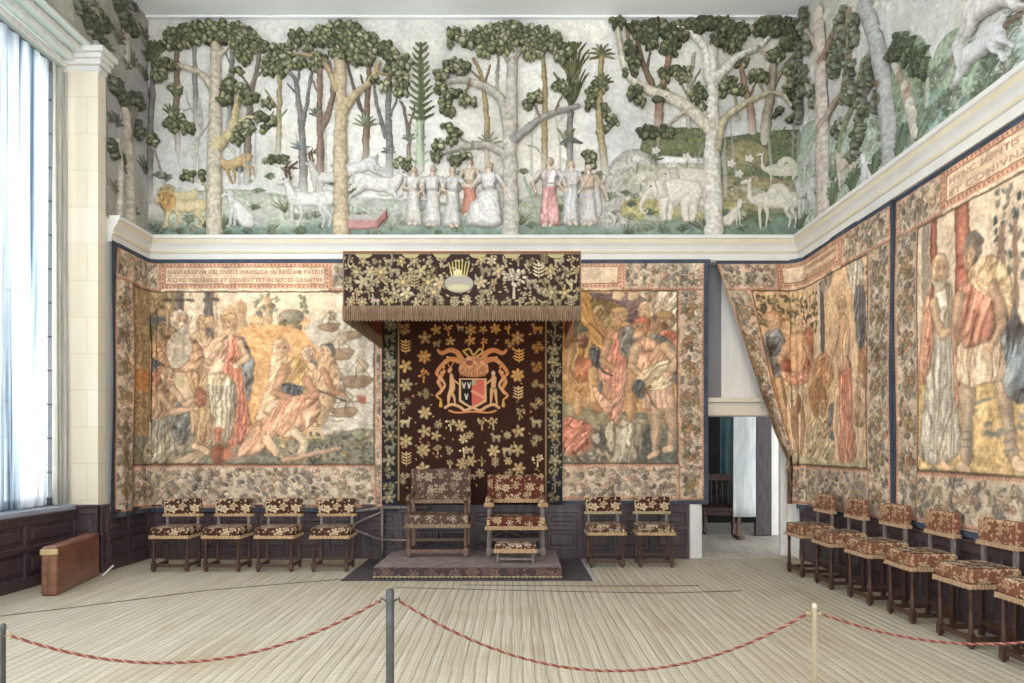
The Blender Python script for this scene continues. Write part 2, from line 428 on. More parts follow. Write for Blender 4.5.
    def ell(s, cx, cy, rx, ry, col, ang=0, **k):
        m = max(rx, ry); sl = s.win(cx-m, cy-m, cx+m, cy+m, 1.5)
        if sl is None: return
        X, Y = s.X[sl]-cx, s.Y[sl]-cy; ca, sa = math.cos(ang), math.sin(ang)
        u = (X*ca+Y*sa)/rx; v = (-X*sa+Y*ca)/ry; q = np.sqrt(u*u+v*v)
        k.setdefault('w', max(.5, min(rx, ry)*.9)); s.apply(sl, (1-q)*min(rx, ry), col, **k)
    def rect(s, x0, y0, x1, y1, col, **k):
        sl = s.win(x0, y0, x1, y1)
        if sl is None: return
        X, Y = s.X[sl], s.Y[sl]
        s.apply(sl, np.minimum(np.minimum(X-x0, x1-X), np.minimum(Y-y0, y1-Y)), col, **k)
    def warp(s, amp, sc, seed=1, hm=True):
        """irregular hand-drawn wobble of everything drawn so far"""
        dx = amp*(2*fbm(s.X, s.Y, sc, seed)-1)*s.k; dy = amp*(2*fbm(s.X, s.Y, sc, seed+40)-1)*s.k
        jj, ii = np.mgrid[0:s.h, 0:s.w]; u = np.clip(ii+dx, 0, s.w-1.01); v = np.clip(jj+dy, 0, s.h-1.01)
        i0 = u.astype(int); j0 = v.astype(int); fx = (u-i0)[..., None]; fy = (v-j0)[..., None]
        def S(A):
            A = A if A.ndim == 3 else A[..., None]
            return (A[j0, i0]*(1-fx)+A[j0, i0+1]*fx)*(1-fy)+(A[j0+1, i0]*(1-fx)+A[j0+1, i0+1]*fx)*fy
        s.C = S(s.C).astype(np.float32)
        if hm:
            m = S(s.M.astype(np.float32))[..., 0]; s.H = S(s.H)[..., 0].astype(np.float32); s.M = m > .5
    def grain(s, st=.08, sc=1.6, seed=2):
        s.C *= (1+st*(fbm(s.X, s.Y, sc, seed)-.5)*2)[..., None]
    def mesh(s, name, fn, mat, parent=None, full=False, **k):
        """fn(x, y, height_px) -> world xyz arrays"""
        if full: Mk = np.ones((s.h, s.w), bool)
        else:
            Mk = s.M.copy(); m = s.M
            Mk[1:] |= m[:-1]; Mk[:-1] |= m[1:]; Mk[:, 1:] |= m[:, :-1]; Mk[:, :-1] |= m[:, 1:]
        H = np.where(s.M, s.H, -.45) if not full else s.H
        if not full:                      # carry colour past the rim of the relief
            m = s.M.astype(np.float32)[..., None]; A = np.zeros_like(s.C); N = np.zeros_like(m)
            for dj, di in ((0, 1), (1, 0), (0, -1), (-1, 0), (1, 1), (-1, -1), (1, -1), (-1, 1)):
                A += np.roll(s.C*m, (dj, di), (0, 1)); N += np.roll(m, (dj, di), (0, 1))
            s.C = np.where(s.M[..., None], s.C, np.where(N > 0, A/np.maximum(N, 1), s.C))
        q = Mk[:-1, :-1] & Mk[1:, :-1] & Mk[1:, 1:] & Mk[:-1, 1:]
        if not full: q &= (s.M[:-1, :-1] | s.M[1:, :-1] | s.M[1:, 1:] | s.M[:-1, 1:])
        use = np.zeros((s.h, s.w), bool)
        use[:-1, :-1] |= q; use[1:, :-1] |= q; use[1:, 1:] |= q; use[:-1, 1:] |= q
        idx = np.full((s.h, s.w), -1, np.int64); n = int(use.sum()); idx[use] = np.arange(n)
        x, y, z = fn(s.X[use], s.Y[use], H[use])
        me = bpy.data.meshes.new(name); co = np.stack([x, y, z], 1).astype(np.float32)
        f = np.stack([idx[:-1, :-1][q], idx[1:, :-1][q], idx[1:, 1:][q], idx[:-1, 1:][q]], 1).astype(np.int32)
        me.vertices.add(n); me.vertices.foreach_set('co', co.ravel())
        me.loops.add(f.size); me.loops.foreach_set('vertex_index', f.ravel())
        me.polygons.add(len(f)); me.polygons.foreach_set('loop_start', np.arange(0, f.size, 4, dtype=np.int32))
        me.update(calc_edges=True)
        me.polygons.foreach_set('use_smooth', np.ones(len(f), bool))
        at = me.color_attributes.new('Col', 'FLOAT_COLOR', 'POINT')
        c = np.ones((n, 4), np.float32); c[:, :3] = lin(np.clip(s.C[use], 0, 255)); at.data.foreach_set('color', c.ravel())
        return tag(link(name, me, mat, parent), **k)
# wall mappings: x, y in photograph-scale units (70 to the metre), y down
def zz(y): return EYE-(y-HY)/70.0
def on_back(off):
    return lambda x, y, h: ((x-HX)/70.0, BY-off-h/70.0, zz(y))
def on_right(off, wx=RX):
    return lambda x, y, h: (np.full_like(x, wx-off)-h/70.0, BY-x/70.0, zz(y))
def on_left(off):
    return lambda x, y, h: (np.full_like(x, LX+off)+h/70.0, BY-x/70.0, zz(y))
def R(px, py):                                   # a point of the right wall seen at px, py
    Y = RX*F/(px-HX); return ((BY-Y)*70, HY+(py-HY)*Y/BY)
def L(px, py):
    Y = -LX*F/(HX-px); return ((BY-Y)*70, HY+(py-HY)*Y/BY)

DK = (84, 72, 62)
def rc(c, a=.12):
    f = 1+RNG.uniform(-a, a); return tuple(v*f for v in c)
# ---- human figure, upright, drawn from feet (x, y) with height S; arms given as joint lists in units of S
def figure(cv, x, y, S, robe=(214, 206, 192), top=None, skin=(226, 206, 184), hair=(150, 120, 90), h=0, legs=False, arms=None,
           flip=1, lean=0, hemw=.17, edge=None, cape=None, hat=None, fold=.05, seat=False, hem=(.0, .0), headdx=0):
    top = top or robe; hh = (lambda v: dict(h=v) if h else {})
    P = lambda u, v: (x+flip*(u+lean*max(v, 0))*S, y-v*S)
    E = dict(edge=edge) if edge else {}
    f = lambda a: dict(fold=(a, S*.075, fold), **E)
    if cape:
        cv.poly([P(-.10, .84), P(.12, .84), P(.20, .6), P(.24, .3), P(.20, .12), P(.05, .1), P(-.12, .3), P(-.15, .6)], cape, w=3, mod=.2, **hh(h*.7), **f(0.25))
    hx = headdx
    if seat:
        cv.poly([P(-.13, .56), P(.12, .58), P(.17, .36), P(.20, .06), P(.04, .0), P(-.2, .02), P(-.34, .05), P(-.30, .34), P(-.2, .44)], robe, w=4, mod=.2, **hh(h*1.25), **f(-.5))
    elif legs:
        for sx, kx, fx in ((-.06, -.09, -.11), (.06, .09, .08)):
            cv.cap([P(sx, .5), P(kx, .28), P(fx, .05)], [.062*S, .045*S, .03*S], skin, mod=.2, **hh(h*.8), **E)
            cv.cap([P(fx, .03), P(fx-.07, .012)], [.03*S, .02*S], (170, 140, 120), **hh(h*.6), **E)
        cv.poly([P(-.10, .6), P(.10, .6), P(.15, .36), P(.05, .33), P(-.06, .34), P(-.15, .36)], robe, w=3, mod=.15, **hh(h*1.0), **f(0))
    else:
        cv.poly([P(-.085, .62), P(.085, .62), P(.12, .4), P(hemw, .03+hem[1]), P(.06, .0), P(-.05, .012), P(-hemw+.02, .03+hem[0]), P(-.11, .4)], robe, w=4, mod=.2, **hh(h), **f(0))
        for q in (-.05, .04): cv.cap([P(q, .02), P(q-.03, .005)], .022*S, skin, **hh(h*.6))
    cv.poly([P(-.13, .80), P(-.05, .845), P(.05, .845), P(.13, .80), P(.10, .68), P(.085, .57), P(-.085, .57), P(-.11, .68)], top, w=3, mod=.2, **hh(h*1.15), **f(.4))
    cv.cap([P(-.088, .6), P(.088, .6)], .014*S, tuple(v*.8 for v in top), **hh(h*1.2))
    for i, a in enumerate(arms or [[(-.13, .78), (-.19, .62), (-.12, .5)], [(.13, .78), (.19, .62), (.10, .52)]]):
        cv.cap([P(*a[0]), P(*a[1])], [.045*S, .036*S], top, mod=.15, **hh(h*1.2), **E)
        cv.cap([P(*a[1]), P(*a[2])], [.034*S, .02*S], skin, mod=.15, **hh(h*1.3), **E)
        cv.ell(*P(*a[2]), .024*S, .02*S, skin, **hh(h*1.3))
    cv.cap([P(0, .84), P(hx*.7, .88)], .03*S, skin, **hh(h))
    cv.ell(*P(hx+.008, .945), .058*S, .066*S, hair, **hh(h*1.0), **E)
    cv.ell(*P(hx-.008, .925), .043*S, .055*S, skin, mod=.12, **hh(h*1.35))
    for ex in (-.024, .010): cv.ell(*P(hx+ex, .932), .007*S, .006*S, DK, al=.8)
    cv.cap([P(hx-.010, .928), P(hx-.014, .912)], .004*S, tuple(v*.8 for v in skin), **hh(h*1.5))
    cv.cap([P(hx-.018, .897), P(hx+.004, .897)], .005*S, (176, 110, 96), al=.8)
    if hat: cv.ell(*P(hx, .972), .06*S, .035*S, hat, **hh(h*1.4), **E)
# ---- animals in units of body length, facing left, feet at (x, y)
ANIMALS = {
 'deer': [[(.36, .6), (.30, .40), (.43, .24), (.38, .01)], (.11, .06, .035, .028), [(-.28, .55), (-.20, .3), (-.28, .02)], (.08, .04, .028),
          [(-.36, .62), (0, .60), (.36, .63)], (.16, .145, .17), [(.26, .58), (.20, .38), (.30, .22), (.24, .01)], (.11, .06, .035, .028),
          [(-.38, .56), (-.42, .3), (-.38, .0)], (.08, .042, .03), [(-.40, .68), (-.48, .86), (-.54, 1.0)], (.13, .085, .07),
          [(-.53, 1.0), (-.70, .95)], (.078, .045), [(-.49, 1.05), (-.41, 1.11)], (.035, .02), [(.48, .68), (.55, .62)], (.045, .03)],
 'camel': [[(.36, .55), (.32, .38), (.41, .22), (.38, .01)], (.11, .055, .035, .03), [(-.26, .5), (-.2, .28), (-.26, .02)], (.08, .04, .03),
          [(-.34, .60), (0, .60), (.36, .60)], (.17, .19, .185), [(-.14, .72), (-.02, .86), (.12, .84), (.22, .70)], (.12, .11, .11, .12),
          [(.24, .52), (.2, .34), (.29, .2), (.25, .01)], (.1, .05, .034, .03), [(-.36, .55), (-.38, .3), (-.36, .0)], (.08, .042, .03),
          [(-.40, .62), (-.56, .62), (-.60, .82), (-.60, 1.0)], (.12, .085, .06, .055), [(-.60, 1.02), (-.76, .97)], (.07, .05),
          [(-.56, 1.07), (-.53, 1.12)], (.025, .02), [(.5, .62), (.54, .4)], (.025, .02)],
 'elephant': [[(.34, .45), (.36, .2), (.34, .03)], (.13, .085, .08), [(-.16, .42), (-.14, .2), (-.16, .03)], (.1, .08, .07),
          [(-.26, .60), (0, .64), (.30, .60)], (.25, .26, .25), [(.2, .45), (.18, .2), (.2, .03)], (.12, .085, .08),
          [(-.28, .45), (-.30, .2), (-.29, .03)], (.12, .085, .08), [(-.46, .70), (-.52, .66)], (.17, .15),
          [(-.60, .6), (-.72, .42), (-.78, .24), (-.70, .14), (-.62, .2)], (.08, .06, .045, .035, .03),
          [(-.56, .5), (-.68, .40)], (.03, .014), [(-.36, .74), (-.34, .56)], (.10, .07), [(.54, .6), (.58, .35)], (.025, .02)],
 'lion': [[(.36, .45), (.26, .3), (.40, .16), (.34, .02), (.28, .02)], (.12, .07, .04, .035, .03), [(-.22, .4), (-.16, .2), (-.22, .03), (-.28, .02)], (.08, .045, .04, .03),
          [(-.3, .5), (0, .46), (.34, .5)], (.16, .13, .14), [(-.34, .4), (-.42, .2), (-.44, .03), (-.5, .02)], (.09, .05, .04, .03),
          [(-.40, .62), (-.36, .5)], (.21, .18), [(-.50, .66), (-.64, .60)], (.11, .07), [(.46, .52), (.62, .56), (.66, .74), (.58, .8)], (.03, .02, .02, .045)],
 'hound': [[(.30, .2), (.36, .06), (.16, .04)], (.17, .06, .04), [(.24, .22), (.02, .48), (-.10, .62)], (.2, .17, .13), [(-.12, .5), (-.16, .25), (-.18, .03), (-.26, .02)], (.08, .045, .035, .03),
          [(-.02, .4), (-.04, .2), (-.06, .03)], (.07, .04, .03), [(-.12, .66), (-.18, .84)], (.1, .09), [(-.19, .88), (-.36, .82)], (.1, .055), [(-.12, .94), (-.06, .82)], (.04, .03),
          [(.44, .12), (.6, .06), (.66, .16)], (.035, .025, .02)],
 'goat': [[(.36, .6), (.50, .42), (.60, .34), (.72, .22)], (.11, .05, .035, .026), [(-.28, .52), (-.46, .42), (-.60, .46)], (.08, .04, .028),
          [(-.34, .64), (0, .60), (.34, .62)], (.16, .145, .17), [(.28, .56), (.36, .36), (.48, .26), (.54, .12)], (.11, .05, .035, .026),
          [(-.36, .56), (-.50, .36), (-.66, .34)], (.08, .042, .028), [(-.38, .68), (-.5, .9)], (.13, .08), [(-.5, .93), (-.68, .86)], (.075, .04),
          [(-.46, 1.0), (-.36, 1.14), (-.22, 1.16)], (.03, .022, .014), [(.48, .68), (.56, .76)], (.045, .03)],
}
def animal(cv, kind, x, y, S, flip=1, col=(216, 210, 198), h=3.0, rot=0, antler=None, curl=None, mane=None):
    ch = ANIMALS[kind]; ca, sa = math.cos(rot), math.sin(rot)
    def P(p): u, v = p; u2 = u*ca-v*sa; v2 = u*sa+v*ca; return (x+flip*u2*S, y-v2*S)
    for ps in (0, 1):                         # outline first, then the body as one surface
        for i in range(0, len(ch), 2):
            cv.cap([P(p) for p in ch[i]], [r*S*1.04 for r in ch[i+1]], col, sm=True, h=h*(1 if i > 2 else .75), mod=.10 if ps else .2, w=max(1.0, .07*S), **({} if ps else dict(edge=(.6, (110, 100, 88)))))
    if mane: cv.ell(*P((-.40, .58)), .2*S, .22*S, mane, h=h*1.2, rnd=.5)
    if kind == 'elephant':
        cv.cap([P((-.36, .78)), P((-.31, .56)), P((-.38, .5))], [.11*S, .09*S, .05*S], tuple(v*.93 for v in col), h=h*1.35, edge=(.5, (110, 100, 88)))
    if antler:
        for q in (-.02, .06):
            cv.cap([P((-.5+q, 1.05)), P((-.55+q, 1.25)), P((-.42+q*2, 1.42))], [.022*S, .014*S], antler, sm=True, h=h*.8)
            cv.cap([P((-.53+q, 1.2)), P((-.66+q, 1.3))], [.016*S, .01*S], antler, h=h*.8)
            cv.cap([P((-.5+q, 1.3)), P((-.36+q, 1.28))], [.016*S, .01*S], antler, h=h*.8)
    eye = {'deer': (-.58, 1.01), 'camel': (-.64, 1.04), 'elephant': (-.56, .72), 'lion': (-.56, .69), 'hound': (-.24, .88), 'goat': (-.56, .93)}[kind]
    cv.ell(*P(eye), .018*S+.2, .014*S+.2, (60, 50, 45))
# ---- foliage
GREENS = [(120, 124, 88), (136, 138, 100), (154, 156, 120), (104, 110, 78), (166, 166, 132)]
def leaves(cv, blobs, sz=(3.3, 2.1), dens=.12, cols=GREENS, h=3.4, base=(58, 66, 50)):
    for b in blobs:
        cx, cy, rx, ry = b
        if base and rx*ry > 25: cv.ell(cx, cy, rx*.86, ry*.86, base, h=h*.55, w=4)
    L_ = []
    for cx, cy, rx, ry in blobs:
        for i in range(max(5, int(math.pi*rx*ry*dens))):
            a = RNG.uniform(0, 6.283); r = math.sqrt(RNG.random())
            L_.append((cx+rx*r*math.cos(a), cy+ry*r*math.sin(a), cx, cy))
    RNG.shuffle(L_)
    for x, y, cx, cy in L_:
        a = math.atan2(y-cy, x-cx)+RNG.uniform(-.7, .7); c = rc(RNG.choice(cols), .12); s_ = RNG.uniform(.8, 1.2)
        cv.ell(x, y, sz[0]*s_, sz[1]*s_, c, a, h=h*RNG.uniform(.5, 1.3), mod=.15, w=1.3, edge=(.55, (52, 54, 38)))
def frond_palm(cv, x, y0, y1, col=(84, 92, 66), w=14, n=9, h=3):
    """feathery palm: fronds rising either side of a spine from y1 up to y0"""
    for i in range(n):
        t = i/(n-1); yy = y1+(y0-y1)*t
        for sx in (-1, 1):
            l = w*(1-.55*t)*RNG.uniform(.85, 1.1)
            cv.cap([(x, yy), (x+sx*l*.55, yy-l*.35), (x+sx*l, yy-l*(.55+.5*t))], [1.5, 1.3, .5], rc(col, .2), sm=True, h=h*RNG.uniform(.6, 1))
    cv.cap([(x, y1), (x, y0-3)], [2, 1], rc(col), h=h)
def tuft(cv, x, y, s=8, col=(86, 100, 72), n=7, h=2, spread=1.1):
    for i in range(n):
        a = -math.pi/2+(i/(n-1)-.5)*2*spread; l = s*RNG.uniform(.75, 1.1)
        cv.cap([(x, y), (x+l*.5*math.cos(a), y+l*.6*math.sin(a)), (x+l*math.cos(a), y+l*math.sin(a)*.9)], [.7, .95, .3], rc(col, .2), sm=True, h=h*RNG.uniform(.7, 1.3), edge=(.35, (66, 68, 54)))
# ------------------------------------------------------------------ the setting
def struct(mb, name, mat, parent=None, **k):
    return mb.build(name, mat, parent, kind='structure', **k) if parent is None else mb.build(name, mat, parent)
NEAR = 0.0
floor = struct(MB().box(-6.4, NEAR, -.2, RX+3.2, BY+.0, 0), 'floor', M['floor'])
struct(MB().box(2.0, BY+.0, -.2, RX+3.2, 15, -.002), 'floor', m_noise('bare_boards', (126, 120, 112), (168, 162, 152), 2, .6, (6, .6, 1)))
for pts in ([(-2.02, 8.42), (-2.6, 8.15), (-3.4, 7.75), (-4.4, 6.9), (-5.2, 6.3)], [(-1.35, 7.9), (.2, 7.72), (1.6, 7.6), (2.5, 7.72)], [(-.6, 8.05), (.8, 7.98), (2.1, 8.0)]):
    MB().tube([(x, y, .0015) for x, y in pts], .006, 6).build('matting_seam', M['rug'], floor)
# ceiling: with a shallow moulding along the walls
cl = MB().box(-6.4, NEAR, CZ, RX+.4, BY+.4, CZ+.2)
struct(cl, 'ceiling', M['ceiling'])
# back wall with the doorway opening at its right end
D0, D1, DT = (702-HX)/70, 4.02, zz(262)
bw = MB().box(-6.4, BY, 0, D0, BY+.3, CZ).box(D0, BY, DT, D1, BY+.3, CZ).box(D1, BY, 0, RX+.4, BY+.3, CZ)
struct(bw, 'wall_back', M['plaster'])
struct(MB().box(RX+.03, NEAR, 0, RX+.4, BY+.01, CZ), 'wall_right', M['plaster'])
# left wall: pier by the corner, then the tall window recess with its coved head
PY = 8.80; WX = -5.72; SILL = .87; HEAD = 6.26
lw = MB().box(-6.4, PY, 0, LX-.0, BY+.01, CZ)
lw.box(-6.4, NEAR, 6.57, LX, PY, CZ)
struct(lw, 'wall_left', M['plaster'])
struct(MB().box(WX-.05, PY-.02, SILL-.05, LX+.012, PY+.15, 6.32, .004), 'trim_1', M['stone'])
cap = MB()
for z0, z1, p in ((6.50, 6.57, .14), (6.44, 6.50, .10), (6.37, 6.44, .07), (6.30, 6.37, .035)): cap.box(-5.8, PY-p, z0, LX+p, PY+.14+p*.5, z1+.0, .012)
struct(cap, 'trim_2', M['cream'])
# moulded head of the recess: boards stepping down towards the glass
hd = MB(); n = 4
for i in range(n):
    xa = LX-.0-(i)*(LX-WX)/n; xb = LX-(i+1)*(LX-WX)/n; z = 6.565-(i)*.075
    hd.box(xb-.01, NEAR, z-.0, xa-.028, PY, z+.09, .012)
struct(hd, 'trim_3', M['mint'])
hl = MB()
for i in range(n):
    xa = LX-.0-(i)*(LX-WX)/n
    hl.box(xa-.032, NEAR, 6.565-i*.075-.012, xa-.004, PY, 6.62-i*.075, .004)
struct(hl, 'trim_4', M['white'])
# window: sill, frame, bars, glass
wn = empty('window_1', (0, 0, 0), kind='structure')
MB().box(WX-.04, NEAR, SILL-.06, -5.47, PY, SILL, .01).build('window_sill', M['sill'], wn)
fr = MB()
for z0, z1 in ((SILL, SILL+.10), (HEAD-.06, HEAD+.16)): fr.box(WX-.10, NEAR, z0, WX, PY, z1, .01)
y = PY
while y > NEAR: fr.box(WX-.10, y-.09, SILL, WX, y, HEAD, .01); y -= .96
fr.build('window_frame', M['greypaint'], wn)
ld = MB(); y = PY
while y > 4.5:
    for q in (.32, .64): ld.box(WX-.06, y-q-.012, SILL, WX-.045, y-q+.0, HEAD)
    y -= .96
z = SILL+.4
while z < HEAD: ld.box(WX-.06, 4.5, z, WX-.045, PY, z+.012); z += .42
ld.build('leaded_bars', M['lead'], wn)
MB().box(WX-.056, NEAR, SILL, WX-.050, PY, HEAD).build('window_pane', M['glass'], wn)
def drape(name, x, y0, y1, z0, z1, amp, per, mat, axis='x', k=60, **kw):
    """pleated hanging cloth"""
    bm = bmesh.new(); n = max(8, int((y1-y0)/per*10)); rows = 12; g = []
    for j in range(rows+1):
        t = j/rows; z = z0+(z1-z0)*t; row = []
        for i in range(n+1):
            s = i/n; a = amp*(1-.45*t)*math.sin(s*(y1-y0)/per*2*math.pi+.8*math.sin(t*3+s*5))
            u = y0+(y1-y0)*s+.25*amp*math.sin(t*4+s*9)
            row.append(bm.verts.new((x+a, u, z) if axis == 'x' else (u, x+a, z)))
        g.append(row)
    for j in range(rows):
        for i in range(n): bm.faces.new((g[j][i], g[j][i+1], g[j+1][i+1], g[j+1][i]))
    me = bpy.data.meshes.new(name); bm.to_mesh(me); bm.free()
    return tag(link(name, me, mat, smooth=True), **kw)
c_ = drape('sheer_curtain', WX+.10, 4.3, PY-.40, SILL+.02, HEAD-.02, .035, .17, M['sheer'], label='sheer white curtain hanging over the tall bright window at left', cat='curtain')
def slim(o, th=.004):
    m = o.modifiers.new('thickness', 'SOLIDIFY'); m.thickness = th; m.offset = 0; return o
c2 = drape('gathered_curtain', WX+.13, PY-.33, PY-.08, SILL+.02, HEAD-.02, .05, .075, m_noise('grey_voile', (170, 168, 158), (206, 203, 192), 6, .9, (8, 8, .5)),
           label='gathered grey white curtain edge hanging beside the stone pier', cat='curtain'); slim(c2)

# cornice: one mitred moulding round the three walls, with an ochre line
def cornice():
    # (projection, z) from top to bottom; material index per strip
    prof = [(.0, 4.575), (.150, 4.575), (.150, 4.53), (.128, 4.515), (.118, 4.47), (.085, 4.43), (.062, 4.385), (.070, 4.378), (.070, 4.345), (.048, 4.335), (.040, 4.256), (.052, 4.252), (.052, 4.238), (.0, 4.238)]
    mats = [0, 0, 0, 1, 0, 0, 0, 1, 0, 0, 1, 0, 0]
    bm = bmesh.new(); path = [(LX, 9.02, 1, 0), (LX, BY, 1, -1), (RX, BY, -1, -1), (RX, NEAR, -1, 0)]
    rows = [[bm.verts.new((x+p*dx, y+p*dy, z)) for p, z in prof] for x, y, dx, dy in path]
    for a, b in zip(rows, rows[1:]):
        for i in range(len(prof)-1):
            f = bm.faces.new((a[i], b[i], b[i+1], a[i+1])); f.material_index = mats[i]
    bm.faces.new(rows[0]); bm.faces.new(rows[-1][::-1])
    bmesh.ops.recalc_face_normals(bm, faces=bm.faces[:])
    me = bpy.data.meshes.new('trim_5'); bm.to_mesh(me); bm.free()
    return tag(link('trim_5', me, [M['cream'], M['gilt']]), kind='structure')
cornice()
struct(MB().box(LX, BY-.10, CZ-.03, RX, BY, CZ, .01), 'trim_6', M['ceiling'])

# dado panelling: rails, stiles and sunk panels
def dado(name, axis, at, u0, u1, z1, dirn, step=.52, th=.05):
    """runs from u0 to u1 along the wall; at = wall face; dirn = side that faces the room"""
    m = MB()
    def bx(ua, ub, za, zb, p, q=0.0, bev=.006):
        a, b = at+dirn*q, at+dirn*p; a, b = min(a, b), max(a, b)
        if axis == 'x': m.box(ua, a, za, ub, b, zb, bev, 1)
        else: m.box(a, ua, za, b, ub, zb, bev, 1)
    bx(u0, u1, 0, z1, th*.45, bev=.001)
    for za, zb in ((.0, .13), (.40, .47), (z1-.12, z1-.03)): bx(u0, u1, za, zb, th)
    bx(u0, u1, z1-.035, z1, th+.022)
    n = max(1, round((u1-u0)/step))
    for i in range(n+1):
        u = u0+(u1-u0)*i/n; bx(max(u0, u-.045), min(u1, u+.045), .1, z1-.08, th*.93)
    for i in range(n):
        ua, ub = u0+(u1-u0)*i/n+.09, u0+(u1-u0)*(i+1)/n-.09
        for za, zb in ((.18, .35), (.52, z1-.17)): bx(ua, ub, za, zb, th*.72, bev=.012)
    return struct(m, name, M['dado'])
dado('trim_7', 'x', BY, LX, (688-HX)/70, .77, -1)
dado('trim_8', 'y', RX+.03, NEAR, BY-.02, .77, -1, .6)
dado('trim_9', 'y', LX, PY+.15, BY-.02, .77, 1, .5)
dado('trim_14', 'y', LX, PY, PY+.15, .86, 1, .5)
dado('trim_10', 'x', PY-.02, WX+.06, LX+.03, SILL-.005, -1, .45)
dado('trim_11', 'y', -5.52, NEAR, PY-.06, SILL-.05, 1, .9)
# diagonal struts of the barrier frames that stand behind the two thrones
st = empty('wooden_railing', (-2.1, 9.8, 0), label='dark slanting wooden rails standing against panelling, left of the larger throne', cat='rail')
def strut(x0, z0, x1, z1, y=9.86, r=.022): return [(x0, y, z0), (x1, y, z1)], r
for i, (a, b, c, d) in enumerate(((-2.26, .68, -1.85, .73), (-1.85, .73, -1.2, .73), (-2.26, .5, -1.86, .68), (-2.26, .42, -1.9, .28), (-1.9, .28, -1.2, .26), (-1.87, .02, -1.87, .74), (-2.28, .02, -2.28, .7))):
    m = MB(); m.tube([(a+2.1, .06, b), (c+2.1, .06, d)], .022, 6); m.build('rail', M['greywood'], st)
st2 = empty('wooden_railing', (-.25, 9.8, 0), label='slanting wooden rails leaning between the two thrones', cat='rail')
for a, b, c, d in ((-.36, .66, .1, .42), (-.36, .5, .1, .32), (-.36, .06, -.36, .7), (-.6, .2, .1, .5)):
    m = MB(); m.tube([(a+.25, .06, b), (c+.25, .06, d)], .02, 6); m.build('rail', M['greywood'], st2)

# doorway: frame, lintel, over-door and the little room beyond
struct(MB().box((689-HX)/70, BY-.05, 0, (700.5-HX)/70, BY+.3, .83, .008), 'trim_12', M['white'])
d1 = empty('door_1', (3.3, BY+.2, 0), kind='structure')
lt = MB().box(-.52, -.10, zz(414)-.02, .72, .25, zz(402), .01).box(-.56, -.14, zz(402), .72, .25, zz(398)+.01, .008)
lt.build('lintel', M['sand'], d1)
MB().box(-.62, -.02, zz(400), -.30, .06, 4.6, .003).build('side_panel', M['greypaint'], d1)
MB().box(-.3, .0, zz(400), 1.0, .06, 4.6).build('over_door_panel', M['white'], d1)
MB().box(.58, .02, -.0, .82, .12, zz(414), .012).box(.62, .0, 0, .66, .03, zz(414), .008).box(.74, .0, 0, .78, .03, zz(414), .008).build('door_jamb', M['white'], d1)
struct(MB().box(D0-.05, BY-.02, 0, D1, BY+.32, .012, .004), 'trim_13', m_noise('worn_threshold', (150, 144, 132), (186, 180, 168), 5, .7))
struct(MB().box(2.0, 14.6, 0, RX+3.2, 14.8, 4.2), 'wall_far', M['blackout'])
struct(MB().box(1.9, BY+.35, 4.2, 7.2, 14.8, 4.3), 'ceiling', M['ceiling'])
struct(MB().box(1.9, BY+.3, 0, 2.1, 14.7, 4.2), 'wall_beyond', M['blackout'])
# dark door leaf standing open in the room beyond
d2 = empty('door_2', ((763-HX)*12.5/F, 12.5, 0), kind='structure')
MB().box(-.14, -.04, .01, .14, .06, 2.25, .006).box(-.16, -.05, 1.1, -.14, .0, 1.14).build('door_leaf', M['doorwood'], d2)
MB().tube([(-.16, -.06, 1.9), (-.22, -.10, 1.9), (-.22, -.10, 1.72), (-.17, -.07, 1.72)], .012).build('door_hook', M['iron'], d2)
MB().tube([(-.16, -.06, 1.5), (-.22, -.10, 1.5), (-.22, -.10, 1.32), (-.17, -.07, 1.32)], .012).build('door_hook', M['iron'], d2)
struct(MB().box(4.62, 12.6, 0, 7.0, 12.75, 4.2), 'wall_inner', M['white'])
tq = drape('teal_curtain', 13.2, (720-HX)*13.2/F, (737-HX)*13.2/F, .5, 3.2, .04, .16, M['teal'], axis='y', label='teal curtain hanging in the room beyond the doorway', cat='curtain'); slim(tq)
ws = drape('hanging_sheet', 12.0, (733-HX)*12/F, (756-HX)*12/F, zz(517)*0+EYE-(517-HY)*12/F, 2.6, .012, .3, M['sheet'], axis='y', label='pale white cloth hanging over a wooden foot beyond the doorway', cat='cloth'); slim(ws)
sf = MB().box(-.03, -.03, 0, .03, .03, .8, .005).box(-.05, -.2, 0, .05, .2, .05, .01)
o = sf.build('screen_post', M['brownwood'], label='light brown wooden post below the white cloth beyond the doorway', cat='post'); o.location = ((739-HX)*12.1/F, 12.12, 0)
# carved dark armchair beyond the door
ac = empty('carved_armchair', ((722-HX)*12.7/F, 12.9, 0), -.3, label='dark carved wooden armchair seen through the doorway', cat='chair')
MB().box(-.28, -.26, .42, .28, .26, .48, .01).box(-.26, -.25, .34, .26, -.21, .42, .01).build('seat', M['darkwood'], ac)
b_ = MB().box(-.28, .22, .48, -.22, .28, 1.05, .01).box(.22, .22, .48, .28, .28, 1.05, .01).box(-.28, .22, .95, .28, .28, 1.08, .01)
for i in range(4): b_.lathe([(.018, 0), (.03, .1), (.015, .2), (.03, .34), (.018, .45)], -.15+.1*i, .25, 8, cz=.5)
b_.build('backrest', M['darkwood'], ac)
for sx in (-1, 1):
    MB().box(sx*.26-.03, -.3, .68, sx*.26+.03, .26, .73, .012).build('arm', M['darkwood'], ac)
    for sy in (-.24, .24): MB().lathe([(.035, 0), (.035, .05), (.02, .08), (.04, .2), (.022, .3), (.035, .36), (.035, .44)], sx*.25, sy, 8).build('leg', M['darkwood'], ac)

